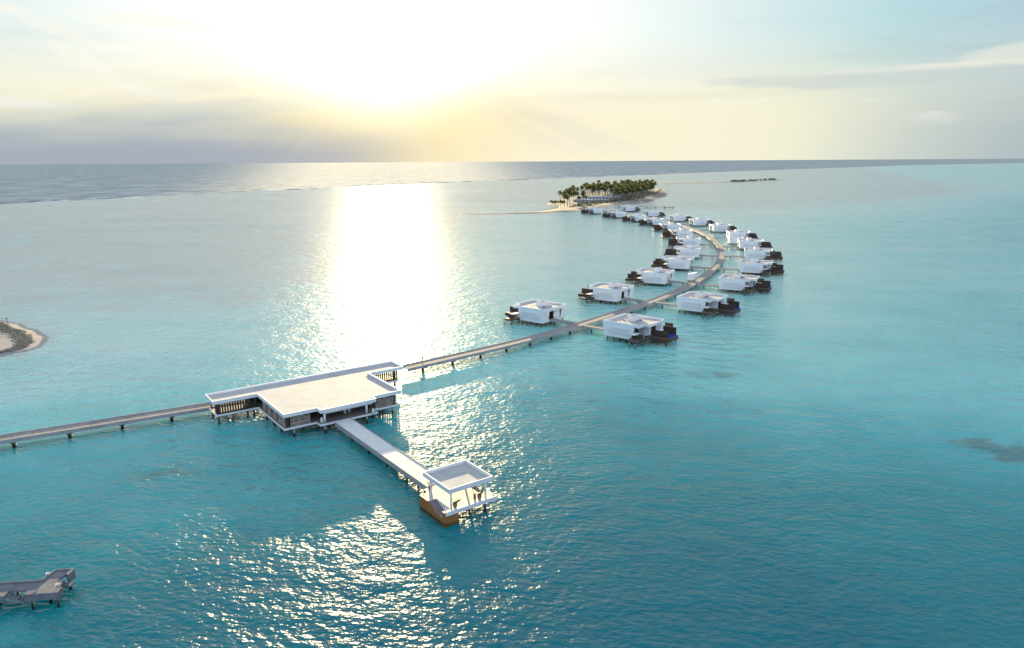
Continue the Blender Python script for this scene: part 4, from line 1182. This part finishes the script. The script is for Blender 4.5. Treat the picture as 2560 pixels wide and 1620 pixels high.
# ------------------------------------------------------------------ island: palms, houses, shelters, dock
PALMS = []
for k in range(6):
    rnd = random.Random(50 + k); hgt = 11.5 + 1.2 * k
    tr = MB(); bx_, by_ = rnd.uniform(-1.4, 1.4), rnd.uniform(-1.4, 1.4)
    tr.tube([(bx_ * (i / 5) ** 2, by_ * (i / 5) ** 2, hgt * i / 5 - (0.4 if i == 0 else 0)) for i in range(6)], [0.30, 0.22, 0.19, 0.18, 0.17, 0.16], 6)
    cr = MB(); nf = 20
    for i in range(nf):
        a = 2.4 * i + rnd.uniform(-0.2, 0.2); el = 1.25 - 1.65 * i / nf
        palm_leaf(cr, (bx_, by_, hgt), a, el, rnd.uniform(5.0, 6.4), rnd.uniform(0.7, 1.0), rnd.uniform(0.28, 0.5))
    PALMS.append((tr.mesh('trunk', M['trunk'], True), cr.mesh('crown', M['palm'])))


def palm(x, y, k, s, rz, label, group):
    t = thing('palm_tree', label, 'palm tree', (x, y, 0.6), rz, group)
    t.scale = (s, s, s)
    share(PALMS[k][0], 'trunk', t); share(PALMS[k][1], 'crown', t)
    return t


GROVE = [(60, 1000), (78, 1075), (100, 1150), (140, 1275), (215, 1395), (262, 1425), (272, 1400), (258, 1320), (236, 1215), (205, 1120), (172, 1045), (150, 1030), (118, 1010), (84, 940), (70, 930), (68, 950)]
CLEAR = [(86, 985, 150, 1095), (150, 1195, 215, 1240)]
rnd = random.Random(3); cnt = 0; spots = []
tries = 0
while cnt < 282 and tries < 20000:
    tries += 1
    x, y = rnd.uniform(55, 275), rnd.uniform(925, 1430)
    if not in_poly(x, y, GROVE): continue
    if any(a < x < c and b < y < d_ for a, b, c, d_ in CLEAR): continue
    if any((x - a) ** 2 + (y - b) ** 2 < 8 for a, b in spots): continue
    if x < 86 and rnd.random() < 0.2: continue
    spots.append((x, y)); cnt += 1
    palm(x, y, rnd.randrange(6), rnd.uniform(0.82, 1.15), rnd.uniform(0, 6.28), 'coconut palm in the grove on the far island', 'palms of the island grove')
LOWP = ['leftmost', 'second', 'third', 'middle', 'third last', 'second last', 'rightmost']
for ii, (x, y) in enumerate(((48, 872), (50.5, 868), (53, 876), (56, 870), (58.5, 866), (61, 874), (63, 868))):
    palm(x, y, 0, rnd.uniform(0.62, 0.75), rnd.uniform(0, 6.28), f'low palm, {LOWP[ii]} from the left in the small clump at the near island tip' if 0 < ii < 6 else f'low palm, {LOWP[ii]} of the small clump at the near island tip', 'palms at the tip of the island')
for (x, y) in ((150, 1020), (155, 1030), (161, 1026), (166, 1040), (172, 1052), (178, 1060), (184, 1072), (190, 1085), (196, 1098), (146, 1034), (158, 1044), (170, 1064), (182, 1084), (192, 1104)):
    palm(x, y, rnd.randrange(6), rnd.uniform(0.85, 1.1), rnd.uniform(0, 6.28), 'coconut palm in the grove on the far island', 'palms of the island grove')
EDGE = sorted([(66, 905, 0.9), (69, 900, 1.0), (73, 912, 0.95), (77, 905, 1.05), (81, 915, 0.9), (70, 918, 1.1), (75, 922, 1.0), (84, 905, 0.85), (72, 930, 1.1), (79, 935, 1.15)], key=lambda p: p[0] / p[1])
for ii, (x, y, s) in enumerate(EDGE):
    palm(x, y, rnd.randrange(6), s, rnd.uniform(0, 6.28), f'tall palm, {ORD[ii] if ii else "first"} from the left at the left edge of the island grove', 'palms at the left edge of the grove')
palm(95, 925, 1, 0.85, 0.3, 'single light green palm standing alone in front of the island grove', None)


def blob_bush(x, y, z, s, label, group, seed):
    rr = random.Random(seed); m = MB()
    for i in range(70):
        a = rr.uniform(0, 6.28); e = math.asin(rr.uniform(0, 1)); r_ = s * rr.uniform(0.45, 1.0)
        c = Vector((math.cos(a) * math.cos(e) * r_ * 1.3, math.sin(a) * math.cos(e) * r_ * 1.3, math.sin(e) * r_ * 0.9))
        w = s * rr.uniform(0.14, 0.3); n_ = Vector((rr.uniform(-1, 1), rr.uniform(-1, 1), rr.uniform(-0.4, 1))).normalized()
        u = n_.orthogonal().normalized() * w; v_ = n_.cross(u)
        b = len(m.v); m.v += [tuple(c + u), tuple(c + v_), tuple(c - u), tuple(c - v_)]; m.f.append((b, b + 1, b + 2, b + 3))
    o = m.build('bush', M['bush']); o.location = (x, y, z); return tag(o, label, 'bush', group)


ORD2 = ['first'] + ORD[1:] + ['thirteenth', 'fourteenth', 'fifteenth', 'sixteenth', 'seventeenth']
SPIT = ORD2[2:] + ORD2[:2]
for i, (x, y) in enumerate([(582, 1927), (591, 1935), (600, 1930), (610, 1938), (607, 1945), (621, 1955), (636, 1968), (643, 1972), (649, 1968), (668, 2000), (692, 2035), (708, 2045), (728, 2062), (741, 2075), (750, 2086), (548, 1884), (566, 1895)]):
    blob_bush(x, y, 0.7, random.uniform(2.6, 5.2) if i < 15 else 1.6, f'low dark bush on the distant sand spit, {SPIT[i]} from its left end', 'bushes on the distant sand spit', 300 + i)
for i, (x, y) in enumerate([(86, 930), (92, 948), (100, 960), (110, 972), (120, 985), (128, 978), (138, 1000), (145, 1012), (158, 1035), (170, 1060)]):
    blob_bush(x, y, 0.8, random.uniform(1.4, 2.2), f'scrubby bush, {ORD2[i]} from the left in front of the island houses', 'bushes in front of the island houses', 400 + i)


# low dry ground cover inside the island
def scrub():
    m = MB(); rr = random.Random(9); k = 0
    G2 = [(70, 890), (86, 960), (104, 1040), (150, 1200), (250, 1390), (262, 1330), (236, 1215), (200, 1105), (166, 1028), (128, 975), (96, 905)]
    while k < 2600:
        x, y = rr.uniform(66, 270), rr.uniform(880, 1400)
        if not in_poly(x, y, G2): continue
        k += 1; s = rr.uniform(0.4, 1.3); a = rr.uniform(0, 6.28); z = 0.8
        b = len(m.v)
        m.v += [(x + s * math.cos(a + t), y + s * math.sin(a + t), z) for t in (0, 2.1, 4.2)] + [(x, y, z + s * rr.uniform(0.5, 1.0))]
        m.f += [(b, b + 1, b + 3), (b + 1, b + 2, b + 3), (b + 2, b, b + 3)]
    o = m.build('ground_cover', M['scrub']); tag(o, 'dry brownish ground cover under the island palms', 'ground cover', kind='stuff')


scrub()


def house(loc, rz, lab, w, d_, hgt, storeys=1, win=6):
    t = thing('house', lab, 'house', loc, rz)
    MB().box(0, w, 0, d_, 0, hgt).build('wall', M['white'], t)
    r_ = MB().box(-0.8, w + 0.8, -2.7, d_ + 0.8, hgt + 0.003, hgt + 0.7).build('roof', M['white'], t)
    MB().box(0.3, w - 0.3, 0.6, d_ - 0.5, hgt + 0.703, hgt + 0.9).build('roof_deck', M['roof_villa'], r_)
    MB().box(-0.6, w + 0.6, -3.2, -0.005, 0.0, 0.45).build('terrace', M['concrete'], t)
    for i in range(win):
        x0 = w * (i + 0.3) / win; x1 = w * (i + 0.7) / win
        wn = MB().box(x0, x1, -0.06, -0.003, hgt * 0.3, hgt * 0.68).build('window', M['glass'], t)
        MB().box((x0 + x1) / 2 - 0.06, (x0 + x1) / 2 + 0.06, -0.10, -0.062, hgt * 0.3, hgt * 0.68).build('mullion', M['white'], wn)
    for i in range(4): MB().box(w * i / 3 - 0.15, w * i / 3 + 0.15, -1.1, -0.8, 0.451, hgt).build('post', M['white'], t)
    return t


house((95, 1036, 0.7), R(14), 'long low white house with a flat roof in the clearing of the island', 46, 9, 5.2, win=9)
house((86, 1002, 0.7), R(10), 'small low white bar building left of the long island house', 22, 6, 3.0, win=4)
house((152, 1100, 0.7), R(20), 'white two storey block half hidden behind the long island house', 14, 9, 9.0, win=3)
house((178, 1192, 0.7), R(28), 'white house showing between palms in the middle of the island grove', 20, 10, 8.0, win=4)
house((228, 1300, 0.7), R(40), 'white house at the far right end of the island grove', 20, 9, 5.0, win=4)


def shelter(x, y, lab):
    t = thing('beach_umbrella', lab, 'beach umbrella', (x, y, 0.7), random.uniform(0, 3), 'thatched umbrellas along the island beach')
    MB().cyl(0, 0, 0, 2.6, 0.08, 6).build('pole', M['trunk'], t)
    MB().lathe([(2.3, 2.1), (1.3, 2.8), (0.1, 3.5)], n=10).build('thatch', M['thatch'], t)
    MB().box(-1.8, 0.0, 0.5, 1.2, 0.0, 0.35).build('lounger', M['dark_wood'], t); MB().box(-1.8, 0.0, -2.7, -0.5, 0.0, 0.35).build('lounger', M['dark_wood'], t)


for i, (x, y) in enumerate([(226, 1170), (233, 1192), (238, 1212), (244, 1235), (250, 1255), (256, 1278), (262, 1302), (268, 1322), (274, 1345), (280, 1368)]):
    shelter(x, y, f'thatched umbrella with loungers, {ORD2[i]} from the near end of the island beach')

dock = thing('dock', 'long thin dock reaching right from the island beach behind the villas', 'dock', (126.0, 889.5, 0), math.atan2(859.3 - 888.5, 191.6 - 127.7))
DL = 72.0
n = 6
for i in range(n): MB().box(DL * i / n, DL * (i + 1) / n - 0.1, -2.7, 1.2, 1.75, 2.3).build('deck_span', M['old_concrete'], dock)
for i in range(n):
    x = 6 + i * 11.2
    MB().box(x - 0.7, x + 0.7, -1.3, 1.3, 1.2, 1.745).build('pile_cap', M['old_concrete'], dock); MB().cyl(x, 0, -2.7, 1.195, 0.45, 8).build('pile', M['pile'], dock)
MB().box(DL - 12, DL + 0.5, -3.2, 1.3, 1.7, 2.36).build('landing', M['old_concrete'], dock)
for x, y in ((DL - 10, -2.8), (DL - 4, -2.8), (DL, -2.8), (DL, 0.8)):
    MB().cyl(x, y, -2.7, 3.2, 0.22, 8).build('pile', M['pile'], dock)
